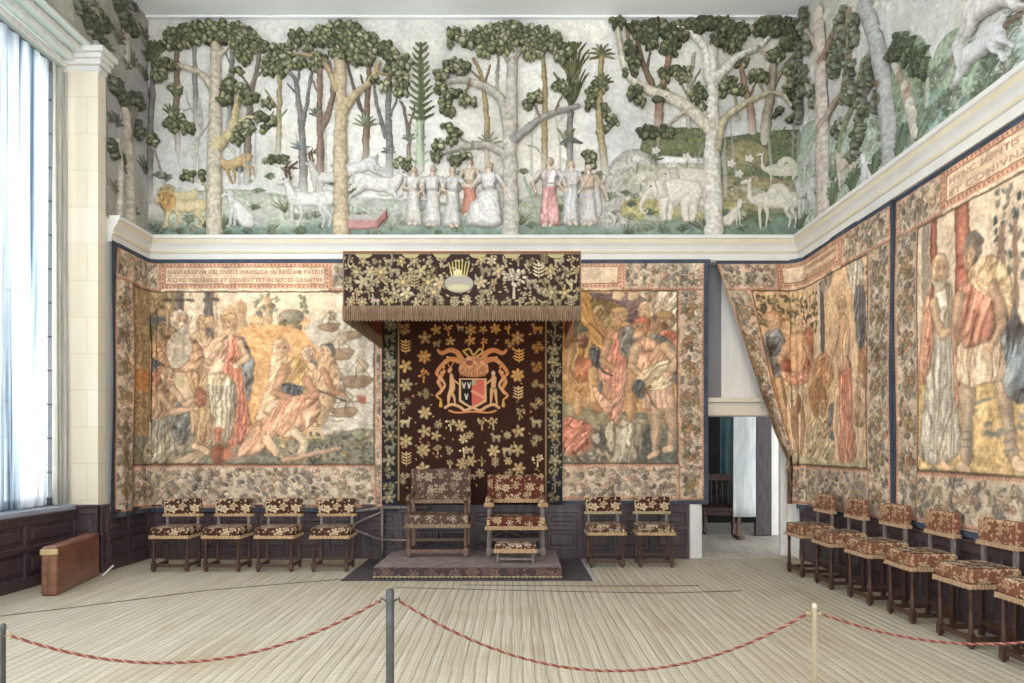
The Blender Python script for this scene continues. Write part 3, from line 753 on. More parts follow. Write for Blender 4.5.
# ------------------------------------------------------------------ the painted plaster frieze in relief
CREAMT = (198, 188, 166); GREYT = (128, 126, 122); BRN = (138, 120, 102); OCH = (162, 146, 108); PALE = (216, 211, 200)
def bbox(strokes, blobs, pad=16):
    xs = [p[0] for s in strokes for p in s[0]]+[b[0]+d*b[2] for b in blobs for d in (-1, 1)]
    ys = [p[1] for s in strokes for p in s[0]]+[b[1]+d*b[3] for b in blobs for d in (-1, 1)]
    return min(xs)-pad, min(ys)-pad, max(xs)+pad, max(ys)+pad
YT, YB = 21.0, 240.0
def rtree(root, mp, name, strokes, blobs=(), k=1.5, kx=1.0, h=1.0, lf={}, extra=None, xl=None, fade=True, thin=1.0):
    x0, y0, x1, y1 = bbox(strokes, blobs); y0 = max(y0, YT); y1 = min(y1, YB)
    if xl: x0, x1 = max(x0, xl[0]), min(x1, xl[1])
    cv = Cv(x0, y0, x1, y1, k)
    for ps, s in [(p_, s_) for p_ in (0, 1) for s_ in strokes]:
        pts, r, col = s[0], s[1], s[2]
        rr = r if isinstance(r, (list, tuple)) else [r, r*.7]
        rr = [v*(thin if strokes[0][1][0] < 7.9 else .95) for v in rr]
        if len(rr) == 2: rr = [rr[0]+(rr[1]-rr[0])*i/(len(pts)-1) for i in range(len(pts))]
        cv.cap(pts, rr, col, sm=True, h=min(5.5, max(1.6, max(rr)*.95))*h, mod=.06, rnd=.3, w=max(rr), **({} if ps else dict(edge=(.5, (96, 84, 72)))))
    base = max(p[1] for p in strokes[0][0])
    if base < 205 and fade:                # the distant trunks are painted out to bare plaster at their feet
        a = np.clip((cv.Y-(base-34))/34, 0, 1)[..., None]*.75; cv.C += (np.array((204, 201, 192))-cv.C)*a
        cv.H *= (1-.6*np.clip((cv.Y-(base-26))/26, 0, 1))
    if extra: extra(cv)
    cv.warp(1.3, 9, 3)
    t = cv.mesh(name, mp, M['attr'], root)
    if blobs:
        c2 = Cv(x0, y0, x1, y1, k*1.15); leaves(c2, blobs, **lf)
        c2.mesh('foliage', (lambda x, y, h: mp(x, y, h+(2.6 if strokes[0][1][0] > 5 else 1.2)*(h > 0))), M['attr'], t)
    return t
def backdrop(x0, x1, y0, y1, k, paint, name, mp, root):
    cv = Cv(x0, y0, x1, y1, k, (206, 203, 193), solid=True)
    n = fbm(cv.X, cv.Y, 46, 4, 4); n2 = fbm(cv.X, cv.Y, 9, 8, 3)
    cv.C *= (1+.16*(n-.5)*2+.07*(n2-.5)*2)[..., None]
    cv.C += ((fbm(cv.X, cv.Y, 80, 21)-.5)*26)[..., None]*np.array([.4, .1, -.5])
    paint(cv)
    cv.grain(.10, 2.4, 5); cv.H += .8*fbm(cv.X, cv.Y, 7, 3)+.5*fbm(cv.X, cv.Y, 2.2, 9)
    return cv.mesh(name, mp, M['attr'], root, full=True)
def hill(cv, pts, col, h=2.0):
    cv.poly(pts, col, h=h, w=6, rnd=.35, mod=.12)
BF = empty('plaster_frieze', (-.6, BY, 4.57), label='painted plaster relief frieze of forest and animals above the back wall cornice', cat='frieze', group=None)
def at_root(root, mp):
    l = root.location
    def g(x, y, h):
        a, b, c = mp(x, y, h); return a-l.x, b-l.y, c-l.z
    return g
mpb = at_root(BF, on_back(.006)); mpt = at_root(BF, on_back(.018)); mpf = at_root(BF, on_back(.05)); mpn = at_root(BF, on_back(.035))
def paint_back(cv):
    X, Y = cv.X, cv.Y
    hill(cv, [(180, 198), (215, 190), (262, 192), (300, 200), (330, 214), (330, 232), (170, 232)], (178, 182, 162))
    hill(cv, [(330, 205), (420, 200), (500, 212), (620, 205), (640, 232), (330, 234)], (176, 180, 164))
    hill(cv, [(520, 200), (560, 195), (600, 202), (610, 228), (515, 228)], (160, 164, 140))
    hill(cv, [(598, 235), (604, 180), (618, 156), (640, 150), (662, 170), (668, 200), (690, 235)], (178, 174, 164), 3.0)
    hill(cv, [(640, 148), (650, 134), (690, 128), (722, 138), (720, 158), (650, 155)], (110, 114, 82), 2.6)
    hill(cv, [(628, 170), (700, 164), (720, 180), (716, 205), (640, 206)], (186, 182, 160))
    hill(cv, [(718, 150), (738, 136), (800, 130), (806, 136), (806, 240), (715, 240)], (98, 106, 76), 2.6)
    hill(cv, [(726, 150), (745, 142), (768, 152), (760, 170), (728, 172)], (140, 134, 98), 2.2)
    hill(cv, [(722, 178), (806, 186), (806, 214), (722, 206)], (150, 142, 108), 2.0)
    hill(cv, [(630, 200), (700, 206), (735, 204), (735, 222), (630, 222)], (172, 164, 116), 1.6)
    g = np.clip((Y-220+5*np.sin(X/17)+6*vnoise(X, Y, 14, 6))/10, 0, 1)[..., None]*.85
    gc = np.array([118, 136, 122])*(1+.35*(fbm(X, Y, 5, 31)-.5))[..., None]
    cv.C[:] = cv.C*(1-g)+gc*g
    for i in range(95):
        x = RNG.uniform(150, 800); y = RNG.choice([RNG.uniform(216, 236), RNG.uniform(170, 215)])
        tuft(cv, x, y, RNG.uniform(4, 9), RNG.choice([(110, 120, 96), (134, 142, 116), (160, 160, 144), (98, 110, 92)]), 6, 1.4)
    for i in range(60):       # low mounds of bare plaster
        x = RNG.uniform(152, 796); y = RNG.uniform(186, 226); cv.ell(x, y, RNG.uniform(6, 16), RNG.uniform(2.5, 5), rc((196, 195, 184), .06), RNG.uniform(-.3, .3), h=RNG.uniform(1, 2.4), mod=.12, al=.7)
    for i in range(26):       # faint far trees painted behind
        x = RNG.uniform(155, 800); y0 = RNG.uniform(90, 160); y1 = RNG.uniform(170, 200)
        cv.cap([(x, y1), (x+RNG.uniform(-4, 4), (y0+y1)/2), (x+RNG.uniform(-8, 8), y0)], [1.6, .5], rc((164, 162, 154), .1), sm=True, h=.8, al=.7)
        for q in range(3):
            yy = y0+(y1-y0)*RNG.uniform(.1, .6); sg = RNG.choice((-1, 1))
            cv.cap([(x, yy), (x+sg*6, yy-7)], [.8, .4], (150, 150, 142), h=.5, al=.7)
    for (x, y) in ((636, 160), (655, 152), (672, 165), (686, 158), (640, 178), (738, 175), (748, 160), (730, 165)):
        cv.cap([(x, y+14), (x+1, y)], .7, (104, 114, 80), h=.8)
        for a in range(5): cv.ell(x+2.6*math.cos(a*1.26), y+2.2*math.sin(a*1.26), 1.9, 1.3, (214, 208, 196), a*1.26, h=1.6)
backdrop(148, 799.6, YT-1.2, YB, 1.15, paint_back, 'painted_ground', mpb, BF)

T = []
def bt(name, strokes, blobs=(), near=False, **k): T.append(rtree(BF, mpf if near else mpt, name, strokes, blobs, xl=(149, 799), thin=.82, **k))
bt('palm_tree', [([(150, 200), (151, 150), (153, 95), (154, 58)], [4, 3.2], (120, 118, 114)), ([(152, 100), (146, 84), (143, 66)], [2.4, 1.4], (98, 96, 96)), ([(153, 142), (166, 186)], [1.5, 1.2], (150, 146, 138))], [(154, 142, 8, 6)],
   extra=lambda c: [tuft(c, 154, 66, 30, (88, 96, 66), 9, 4, .62), tuft(c, 154, 56, 22, (84, 92, 62), 8, 4, 1.0)])
bt('leafy_tree', [([(178, 150), (177, 100), (178, 50)], [4, 3], (120, 108, 88)), ([(178, 130), (181, 168)], [1.6, 1], (150, 146, 136))], [(176, 124, 11, 9), (190, 130, 8, 5), (177, 92, 6, 6)], extra=lambda c: tuft(c, 172, 116, 13, (112, 122, 94), 6, 3, 1))
bt('bare_tree', [([(196, 128), (196, 90), (195, 48)], [3, 2.6], (140, 138, 130))])
bt('bare_tree', [([(194, 182), (197, 150), (202, 128), (200, 100)], [2.4, 1.6], (190, 186, 174)), ([(202, 130), (190, 105), (187, 92)], [1.5, .8], (176, 172, 160)), ([(199, 140), (212, 118), (214, 104)], [1.3, .7], (176, 172, 160)), ([(201, 118), (192, 110), (184, 112)], [1, .6], (170, 166, 154))], [(190, 176, 7, 5), (202, 177, 6, 4)])
bt('bare_tree', [([(226, 140), (231, 110), (233, 45)], [3.4, 2.8], (136, 134, 128)), ([(232, 66), (224, 50)], [1.4, 1], (136, 134, 128))])
bt('leafy_tree', [([(247, 182), (249, 140), (251, 100), (257, 72), (262, 44)], [4.5, 2.2], (130, 120, 106)), ([(251, 92), (243, 76), (237, 72)], [1.8, .9], (130, 120, 106)), ([(251, 114), (262, 112), (270, 118), (275, 112)], [1.6, .8], (120, 112, 92)), ([(253, 84), (262, 72), (268, 60)], [1.4, .8], (130, 120, 106))],
   [(258, 48, 8, 6), (270, 47, 6, 4), (245, 130, 10, 8), (240, 140, 7, 5), (262, 118, 6, 5), (268, 104, 6, 4), (266, 130, 4, 5), (275, 122, 4, 4), (238, 72, 5, 4), (274, 60, 5, 4), (252, 98, 6, 5)])
bt('leafy_tree', [([(278, 158), (280, 110), (279, 62)], [3.2, 2.4], (160, 150, 118)), ([(279, 110), (270, 96), (266, 90)], [1.3, .8], (160, 150, 118)), ([(280, 120), (288, 110)], [1.3, .8], (130, 140, 100))], [(276, 62, 12, 9), (285, 54, 9, 8), (270, 72, 6, 5), (283, 74, 6, 5), (277, 160, 12, 4)])
bt('blue_grey_tree', [([(303, 196), (303, 150), (300, 110), (296, 82), (287, 70)], [5.4, 1.5], (138, 134, 128)), ([(302, 130), (307, 104), (313, 70)], [3, 1.4], (128, 125, 120)), ([(297, 88), (302, 60)], [1.8, 1], (112, 112, 116)), ([(298, 96), (288, 84)], [1.5, .8], (112, 112, 116))],
   [(303, 64, 6, 5), (293, 66, 5, 4), (317, 66, 6, 6)], extra=lambda c: tuft(c, 300, 150, 12, (140, 146, 150), 7, 2, 1.3))
bt('brown_tree', [([(320, 192), (321, 140), (320, 100), (321, 60)], [5.4, 2.6], (142, 122, 108)), ([(323, 130), (331, 108), (333, 86), (330, 62)], [4, 2], (136, 116, 104)), ([(321, 100), (312, 78)], [1.8, 1], (142, 122, 108))], [(320, 62, 8, 7)], extra=lambda c: [tuft(c, 316, 116, 10, (130, 132, 112), 6, 2, 1.2)])
bt('brown_tree', [([(366, 168), (367, 120), (368, 92), (370, 58)], [4.4, 2.4], (128, 108, 90)), ([(365, 118), (355, 92), (347, 62)], [2.6, 1.6], (100, 92, 88)), ([(368, 96), (360, 76)], [1.6, 1], (110, 100, 90))], (), extra=lambda c: tuft(c, 366, 126, 14, (130, 134, 108), 8, 2, 1.4))
bt('blue_grey_tree', [([(390, 176), (389, 130), (389, 90), (390, 56)], [4.6, 2.6], (126, 124, 120)), ([(386, 138), (379, 112), (374, 88)], [2.8, 1.6], (118, 116, 114)), ([(391, 116), (397, 100), (402, 88)], [1.8, 1], (118, 116, 114))], [(388, 56, 6, 5), (402, 90, 7, 8), (399, 74, 7, 6)],
   extra=lambda c: tuft(c, 389, 154, 9, (130, 134, 130), 6, 2, 1.3))
bt('brown_tree', [([(410, 172), (409, 140), (405, 112), (400, 102)], [2.8, 1.4], (120, 104, 92)), ([(409, 130), (415, 106)], [1.6, 1], (120, 104, 92))], [(404, 164, 9, 6)], extra=lambda c: tuft(c, 409, 140, 9, (120, 126, 100), 6, 2, 1.4))
bt('palm_tree', [([(420, 170), (421, 130), (421, 60)], [5.5, 3], (150, 164, 138))], (), extra=lambda c: [frond_palm(c, 421, 34, 122, (88, 96, 64), 13, 14, 4), frond_palm(c, 420, 126, 165, (164, 174, 150), 9, 6, 2)])
bt('ochre_tree', [([(487, 168), (487, 120), (484, 92), (480, 72), (474, 60)], [3.6, 1.8], OCH), ([(484, 88), (490, 66)], [1.8, 1.2], BRN), ([(480, 80), (470, 70)], [1.6, 1], BRN)], (), extra=lambda c: tuft(c, 487, 146, 16, (150, 146, 120), 7, 2, 1.3))
bt('bare_tree', [([(497, 96), (498, 70), (498, 52)], [2.4, 1.6], (130, 124, 112))])
bt('ochre_tree', [([(544, 176), (545, 120), (545, 90), (543, 60)], [4, 2.6], OCH), ([(545, 100), (538, 88)], [1.2, .8], OCH), ([(544, 158), (536, 148), (528, 146)], [1.4, .7], (168, 160, 140))])
bt('palm_tree', [([(569, 178), (570, 140), (571, 100)], [4, 3.2], (128, 126, 122)), ([(571, 100), (573, 60)], [3, 1.5], (110, 104, 84))], (),
   extra=lambda c: [tuft(c, 571, 112, 50, (96, 100, 66), 9, 4, .42), tuft(c, 572, 84, 46, (108, 106, 70), 9, 4, .6), tuft(c, 573, 60, 34, (98, 102, 68), 7, 4, .5), tuft(c, 566, 148, 24, (128, 132, 92), 3, 3, .4),
                    c.cap([(560, 144), (572, 141), (582, 144)], [1, 3, 1], (96, 96, 92), h=3)])
bt('ochre_tree', [([(605, 172), (600, 130), (599, 100), (601, 54)], [5, 3.2], OCH)], [(598, 88, 8, 6), (592, 96, 6, 6), (612, 122, 6, 5), (602, 112, 7, 6), (604, 130, 6, 5), (590, 156, 7, 5), (592, 164, 5, 5)],
   extra=lambda c: [tuft(c, 601, 56, 14, (118, 116, 78), 9, 3, 1.9), tuft(c, 603, 84, 12, (108, 112, 72), 7, 3, 1.3)])
bt('brown_tree', [([(658, 142), (659, 110), (663, 84), (668, 62), (672, 46)], [6, 2.6], (146, 116, 96)), ([(658, 100), (648, 76), (640, 56), (638, 40)], [4.4, 2], (120, 100, 80)), ([(646, 74), (650, 52)], [2, 1.2], (110, 96, 80)), ([(634, 62), (628, 40), (626, 26)], [3, 1.6], (140, 122, 92))],
   [(640, 32, 13, 9), (656, 30, 12, 9), (674, 34, 13, 10), (668, 50, 10, 9), (650, 44, 8, 6), (664, 76, 7, 6), (660, 96, 7, 7), (648, 134, 10, 6), (664, 134, 10, 6)], lf=dict(cols=[(96, 106, 78), (118, 122, 90), (126, 122, 92), (84, 92, 68)]))
bt('blue_grey_tree', [([(690, 146), (688, 110), (690, 80), (694, 54)], [3.6, 1.8], (168, 164, 150)), ([(689, 100), (680, 84), (676, 72)], [1.8, 1], (140, 134, 120)), ([(690, 90), (700, 70)], [1.6, 1], (140, 134, 120))], [(684, 76, 8, 7), (698, 94, 9, 8), (700, 108, 7, 6), (676, 70, 6, 5)],
   extra=lambda c: [tuft(c, 686, 144, 16, (108, 116, 78), 8, 3, 1.2), tuft(c, 700, 140, 14, (118, 124, 88), 7, 3, 1.2)])
bt('brown_tree', [([(752, 140), (750, 110), (744, 84), (739, 58)], [5, 2.6], (142, 114, 96)), ([(748, 100), (756, 84)], [1.6, 1], (120, 100, 80)), ([(738, 120), (734, 98), (728, 88)], [2, 1.2], (150, 140, 110))], [(726, 84, 9, 8), (736, 92, 7, 6), (740, 60, 8, 8), (752, 78, 6, 5), (722, 94, 6, 5)])
bt('stout_tree', [([(763, 150), (766, 120), (771, 92), (773, 68)], [7.5, 4.4], (150, 142, 122)), ([(771, 96), (779, 76), (790, 60), (797, 48)], [3, 1.2], (146, 136, 112)), ([(768, 100), (757, 80), (754, 70)], [2, 1.2], (150, 138, 110))], [(773, 58, 9, 7), (788, 72, 6, 5), (790, 86, 6, 5), (762, 78, 6, 6), (795, 78, 5, 5)])
# the four great foreground trees
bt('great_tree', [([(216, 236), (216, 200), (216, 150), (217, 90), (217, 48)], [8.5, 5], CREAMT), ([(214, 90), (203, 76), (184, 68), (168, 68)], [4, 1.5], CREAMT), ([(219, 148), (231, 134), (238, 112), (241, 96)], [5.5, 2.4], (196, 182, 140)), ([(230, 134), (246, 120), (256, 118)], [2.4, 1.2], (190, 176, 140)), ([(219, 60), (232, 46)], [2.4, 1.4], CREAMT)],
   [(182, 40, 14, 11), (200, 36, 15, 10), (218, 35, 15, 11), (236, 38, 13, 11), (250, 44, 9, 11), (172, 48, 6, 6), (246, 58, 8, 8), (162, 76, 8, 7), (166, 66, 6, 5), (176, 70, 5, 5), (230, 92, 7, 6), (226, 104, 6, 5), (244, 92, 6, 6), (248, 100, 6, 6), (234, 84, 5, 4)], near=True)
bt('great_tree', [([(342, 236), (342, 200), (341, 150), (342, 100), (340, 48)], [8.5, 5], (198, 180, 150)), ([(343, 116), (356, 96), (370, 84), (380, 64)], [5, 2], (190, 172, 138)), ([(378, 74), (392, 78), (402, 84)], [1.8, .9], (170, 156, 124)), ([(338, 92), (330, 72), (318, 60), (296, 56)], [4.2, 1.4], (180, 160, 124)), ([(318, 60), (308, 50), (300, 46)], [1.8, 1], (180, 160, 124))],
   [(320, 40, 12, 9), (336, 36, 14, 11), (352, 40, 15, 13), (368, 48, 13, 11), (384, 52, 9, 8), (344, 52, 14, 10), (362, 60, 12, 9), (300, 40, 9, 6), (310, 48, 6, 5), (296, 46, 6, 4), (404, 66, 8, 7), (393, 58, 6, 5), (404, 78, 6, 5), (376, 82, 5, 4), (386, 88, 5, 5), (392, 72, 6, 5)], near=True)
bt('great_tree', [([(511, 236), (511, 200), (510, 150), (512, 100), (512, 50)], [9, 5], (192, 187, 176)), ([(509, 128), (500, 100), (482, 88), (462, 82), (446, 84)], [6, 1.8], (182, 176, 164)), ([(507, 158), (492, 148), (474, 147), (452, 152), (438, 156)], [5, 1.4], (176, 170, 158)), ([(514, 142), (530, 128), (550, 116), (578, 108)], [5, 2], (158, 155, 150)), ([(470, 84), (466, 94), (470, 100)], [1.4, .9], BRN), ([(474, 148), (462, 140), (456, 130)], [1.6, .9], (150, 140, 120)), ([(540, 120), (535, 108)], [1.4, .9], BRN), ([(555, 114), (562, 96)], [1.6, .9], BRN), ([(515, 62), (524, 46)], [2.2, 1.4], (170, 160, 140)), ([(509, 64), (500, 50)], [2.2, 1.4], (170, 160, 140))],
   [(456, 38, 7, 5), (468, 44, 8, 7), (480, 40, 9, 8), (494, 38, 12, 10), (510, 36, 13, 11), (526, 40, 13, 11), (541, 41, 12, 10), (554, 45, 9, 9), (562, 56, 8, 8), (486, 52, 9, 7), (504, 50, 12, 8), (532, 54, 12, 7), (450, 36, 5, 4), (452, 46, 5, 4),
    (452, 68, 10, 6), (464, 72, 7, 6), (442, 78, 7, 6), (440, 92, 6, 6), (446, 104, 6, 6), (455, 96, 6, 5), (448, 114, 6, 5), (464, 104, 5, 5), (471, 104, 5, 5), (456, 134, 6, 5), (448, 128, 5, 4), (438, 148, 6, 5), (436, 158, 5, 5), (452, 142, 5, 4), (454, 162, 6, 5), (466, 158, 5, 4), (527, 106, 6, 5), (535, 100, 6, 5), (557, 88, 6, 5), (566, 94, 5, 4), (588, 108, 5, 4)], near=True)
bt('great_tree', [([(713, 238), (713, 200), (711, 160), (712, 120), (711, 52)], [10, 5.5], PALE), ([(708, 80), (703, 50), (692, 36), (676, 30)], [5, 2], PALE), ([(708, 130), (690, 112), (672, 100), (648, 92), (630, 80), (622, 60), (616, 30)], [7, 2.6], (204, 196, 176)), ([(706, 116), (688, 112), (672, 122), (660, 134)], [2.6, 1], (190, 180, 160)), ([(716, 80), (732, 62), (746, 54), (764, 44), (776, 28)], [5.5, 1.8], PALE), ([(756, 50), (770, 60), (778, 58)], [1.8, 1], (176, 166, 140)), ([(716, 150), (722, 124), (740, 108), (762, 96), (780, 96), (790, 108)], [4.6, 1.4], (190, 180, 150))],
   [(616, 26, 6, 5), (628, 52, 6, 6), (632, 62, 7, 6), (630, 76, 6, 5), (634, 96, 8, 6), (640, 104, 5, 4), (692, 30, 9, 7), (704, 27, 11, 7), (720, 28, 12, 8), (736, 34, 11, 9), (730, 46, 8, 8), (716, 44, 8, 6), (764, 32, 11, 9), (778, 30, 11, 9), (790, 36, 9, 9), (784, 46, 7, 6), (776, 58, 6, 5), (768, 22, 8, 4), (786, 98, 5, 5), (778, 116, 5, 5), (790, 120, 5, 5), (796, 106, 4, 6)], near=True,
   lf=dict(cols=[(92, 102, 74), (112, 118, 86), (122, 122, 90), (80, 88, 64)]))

def rel(root, mp, name, x0, y0, x1, y1, fn, k=2.0, **kw):
    cv = Cv(x0, y0, x1, y1, k); fn(cv); cv.warp(.8, 5, 6); cv.grain(.12, 2, 4); return cv.mesh(name, mp, M['attr'], root, **kw)
WH = (216, 212, 204)
def an(name, kind, x, y, S, mp=mpn, root=BF, pad=1.0, **k):
    rel(root, mp, name, x-S*1.2, y-S*1.6, x+S*1.2, y+S*.25, lambda c: animal(c, kind, x, y, S, **k))
an('lion_relief', 'lion', 184, 214, 36, mpt, col=(204, 190, 150), mane=(150, 140, 100), rot=.05)
an('lion_relief', 'lion', 187, 228, 44, mpn, col=(214, 196, 156), mane=(176, 140, 92))
an('hound_relief', 'hound', 238, 228, 38, col=WH)
an('deer_relief', 'deer', 244, 180, 30, mpt, col=(190, 164, 122), rot=.35)
an('deer_relief', 'deer', 330, 200, 36, mpt, col=(202, 198, 190), antler=(104, 84, 66))
an('stag_relief', 'deer', 312, 228, 46, col=WH, antler=(92, 76, 62))
an('horse_relief', 'goat', 372, 212, 46, mpn, col=WH, rot=.18, flip=-1)
an('horse_relief', 'goat', 366, 190, 38, mpt, col=(206, 204, 198), rot=.3)
an('elephant_relief', 'elephant', 688, 206, 42, mpt, col=(208, 200, 184))
rel(BF, mpt, 'elephant_trunk', 632, 168, 668, 196, lambda c: c.cap([(662, 182), (652, 186), (642, 186), (639, 179), (645, 175), (650, 179)], [4, 1.6], (208, 200, 184), sm=True, h=3))
an('elephant_relief', 'elephant', 676, 221, 46, mpn, col=(218, 211, 196))
an('camel_relief', 'camel', 784, 194, 38, mpt, col=(206, 200, 180))
an('camel_relief', 'camel', 776, 229, 46, mpn, col=(214, 208, 190))
an('camel_relief', 'hound', 734, 227, 28, mpn, flip=-1, col=(210, 204, 188))
def fg(name, x, y, S, mp=mpn, **k):
    rel(BF, mp, name, x-S*.45, y-S*1.08, x+S*.45, y+S*.06, lambda c: figure(c, x, y, S, h=4.2, **k), k=2.4)
fg('standing_figure', 414, 226, 58, robe=(210, 206, 196), hair=(176, 160, 136), arms=[[(-.13, .78), (-.16, .62), (-.02, .58)], [(.13, .78), (.18, .6), (.08, .52)]])
fg('standing_figure', 433, 227, 60, robe=(214, 210, 202), hair=(190, 176, 154), hemw=.15)
fg('standing_figure', 470, 216, 56, mpt, robe=(196, 140, 120), top=(206, 190, 168), hair=(150, 130, 104))
fg('standing_figure', 453, 228, 60, robe=(208, 205, 196), hair=(176, 160, 136), flip=-1, arms=[[(-.13, .78), (-.24, .66), (-.34, .7)], [(.13, .78), (.16, .6), (.05, .55)]])
fg('seated_figure', 489, 229, 66, seat=True, hair=(180, 164, 140), robe=(214, 211, 204), arms=[[(-.13, .78), (-.25, .6), (-.36, .62)], [(.13, .78), (.23, .62), (.26, .45)]])
fg('standing_figure', 549, 227, 68, robe=(206, 158, 150), top=(214, 205, 196), hair=(170, 150, 120), arms=[[(-.13, .78), (-.24, .62), (-.2, .48)], [(.13, .78), (.22, .64), (.26, .5)]], fold=.2)
rel(BF, mpn, 'spear', 521, 174, 542, 224, lambda c: c.cap([(524, 178), (538, 218)], 1.1, (150, 168, 150), h=1.8))
fg('standing_figure', 571, 226, 64, robe=(206, 204, 200), hair=(176, 160, 130), flip=-1, hemw=.14)
fg('standing_figure', 588, 226, 60, robe=(202, 196, 188), top=(196, 174, 150), hair=(170, 150, 118), cape=(196, 192, 186), arms=[[(-.13, .78), (-.22, .66), (-.3, .72)], [(.13, .78), (.24, .62), (.32, .4)]])
def chest(c):
    c.poly([(346, 216), (378, 214), (388, 208), (388, 218), (378, 230), (346, 231)], (176, 170, 160), sm=False, h=3, w=3)
    c.poly([(346, 222), (378, 222), (378, 230), (346, 231)], (182, 138, 132), sm=False, h=3.4, w=2)
    c.poly([(378, 222), (388, 210), (388, 220), (378, 230)], (150, 104, 96), sm=False, h=3.4, w=2)
rel(BF, mpn, 'tomb_chest', 340, 204, 392, 234, chest)
for i, (x, y, s, c) in enumerate(((354, 226-60+30, 16, (118, 126, 96)), (393, 232, 24, (150, 152, 136)), (385, 226, 16, (140, 144, 124)), (286, 214, 18, (128, 136, 104)), (300, 236, 12, (120, 130, 104)), (272, 234, 14, (130, 138, 112)), (225, 232, 18, (96, 108, 78)), (208, 230, 12, (110, 120, 92)), (521, 226, 20, (116, 126, 92)), (614, 228, 18, (120, 130, 108)), (625, 232, 14, (108, 122, 96)), (706, 234, 24, (120, 126, 106)), (722, 232, 18, (124, 130, 108)), (650, 166, 16, (112, 120, 84)), (745, 222, 12, (110, 120, 84)), (755, 172, 18, (120, 124, 84)), (778, 150, 26, (126, 134, 96)), (160, 234, 14, (112, 126, 110)))):
    rel(BF, mpt, 'grass_tuft', x-s*1.3, y-s*1.3, x+s*1.3, y+2, lambda cc: tuft(cc, x, y, s, c, 9, 2.6, 1.0))

# right wall frieze
RF = empty('plaster_frieze', (RX, 6.5, 4.57), label='painted plaster relief frieze of woodland above the right wall cornice', cat='frieze')
rpb = at_root(RF, on_right(.006)); rpt = at_root(RF, on_right(.018)); rpf = at_root(RF, on_right(.045))
def paint_right(cv):
    X, Y = cv.X, cv.Y
    def hp(lst, col, h=2.4): hill(cv, [R(*p) for p in lst], col, h)
    hp([(802, 140), (818, 120), (840, 135), (870, 110), (905, 80), (930, 60), (950, 70), (940, 130), (900, 175), (802, 235)], (170, 182, 164))
    hp([(896, 60), (912, 36), (930, 46), (936, 110), (905, 150), (892, 110)], (136, 150, 122))
    hp([(935, 60), (955, 30), (975, 34), (990, 80), (965, 120), (940, 120)], (160, 174, 150))
    hp([(905, 110), (935, 90), (965, 95), (985, 110), (940, 140), (905, 165)], (146, 166, 150))
    hp([(990, 50), (1024, 30), (1024, 90), (985, 100)], (176, 190, 178), 2)
    for i in range(110):
        px = RNG.uniform(806, 1024); u, v = R(px, 237-(px-800)*.735-RNG.uniform(3, 60))
        tuft(cv, u, v, RNG.uniform(5, 12), RNG.choice([(134, 148, 124), (158, 168, 148), (116, 132, 110), (176, 180, 166)]), 6, 1.6)
    for i in range(60):
        u = RNG.uniform(5, 400); v = RNG.uniform(24, 150); s_ = RNG.uniform(6, 16)
        cv.cap([(u, v), (u+s_*.6, v-s_*.4), (u+s_, v+s_*.2)], [2.4, .6], rc((188, 188, 178), .08), sm=True, h=2, al=.7)
backdrop(0, 470, YT-1.2, YB, 1.1, paint_right, 'painted_ground', rpb, RF)
def rt(name, strokes, blobs=(), mp=rpt, **k):
    ss = [([R(*p) for p in s[0]], s[1], s[2]) for s in strokes]
    bb = [(R(b[0], b[1])[0], R(b[0], b[1])[1], b[2]*.75, b[3]*.85) for b in blobs]
    rtree(RF, mp, name, ss, bb, k=1.3, xl=(4, 460), fade=False, **k)
LT = dict(lf=dict(base=None, sz=(4.4, 2.0), dens=.07, cols=[(136, 140, 118), (152, 156, 134), (118, 124, 104)]))
rt('birch_tree', [([(828, 216), (827, 170), (826, 110), (824, 50), (822, 12)], [12, 7], (198, 186, 174)), ([(826, 130), (835, 108), (846, 92)], [4, 2], (170, 156, 140)), ([(824, 110), (814, 92), (806, 70)], [3.4, 1.6], (186, 176, 160)), ([(824, 50), (814, 36), (804, 24)], [3.5, 1.8], (190, 176, 156)), ([(827, 60), (836, 36), (846, 14)], [4, 2], (150, 128, 112))],
   [(808, 20, 9, 14), (803, 60, 8, 20), (808, 82, 10, 14), (818, 96, 8, 12), (840, 60, 9, 16), (846, 24, 10, 14), (850, 45, 8, 12), (856, 92, 11, 10), (812, 45, 7, 10), (804, 110, 8, 12)], mp=rpf, **LT)
rt('slender_tree', [([(845, 100), (851, 60), (852, 10)], [4.5, 3], (140, 128, 104)), ([(840, 170), (846, 130), (858, 100), (866, 60)], [4, 2.4], (132, 136, 104))], [(858, 30, 9, 16), (864, 88, 10, 8), (853, 70, 9, 14), (868, 112, 10, 8), (842, 128, 12, 9)], **LT)
rt('blue_grey_tree', [([(898, 178), (894, 130), (888, 80), (880, 40), (868, 4)], [11, 7], (168, 168, 164)), ([(888, 84), (876, 82), (868, 96)], [3.4, 1.6], (120, 110, 96)), ([(890, 100), (880, 96), (868, 120)], [2.6, 1.4], (126, 116, 100))], [(876, 70, 9, 12), (868, 110, 9, 10), (864, 134, 11, 10), (860, 150, 12, 9), (882, 100, 7, 9)], mp=rpf, **LT)
rt('forked_tree', [([(922, 136), (916, 110), (908, 84), (898, 62)], [7, 3], (190, 184, 170)), ([(914, 96), (917, 74), (922, 56)], [3, 1.8], (164, 140, 124)), ([(908, 84), (905, 60)], [3, 1.6], (150, 138, 116))], [(905, 46, 12, 10), (914, 52, 10, 9), (922, 60, 12, 9), (898, 54, 10, 8), (928, 70, 8, 8)], lf=dict(sz=(3.6, 1.8), dens=.09, cols=[(104, 116, 92), (88, 100, 78)]))
rt('bare_tree', [([(932, 104), (933, 80)], [4, 2.6], (160, 162, 148))])
rt('brown_tree', [([(957, 62), (964, 40), (969, 22)], [3, 2], (160, 136, 120))])
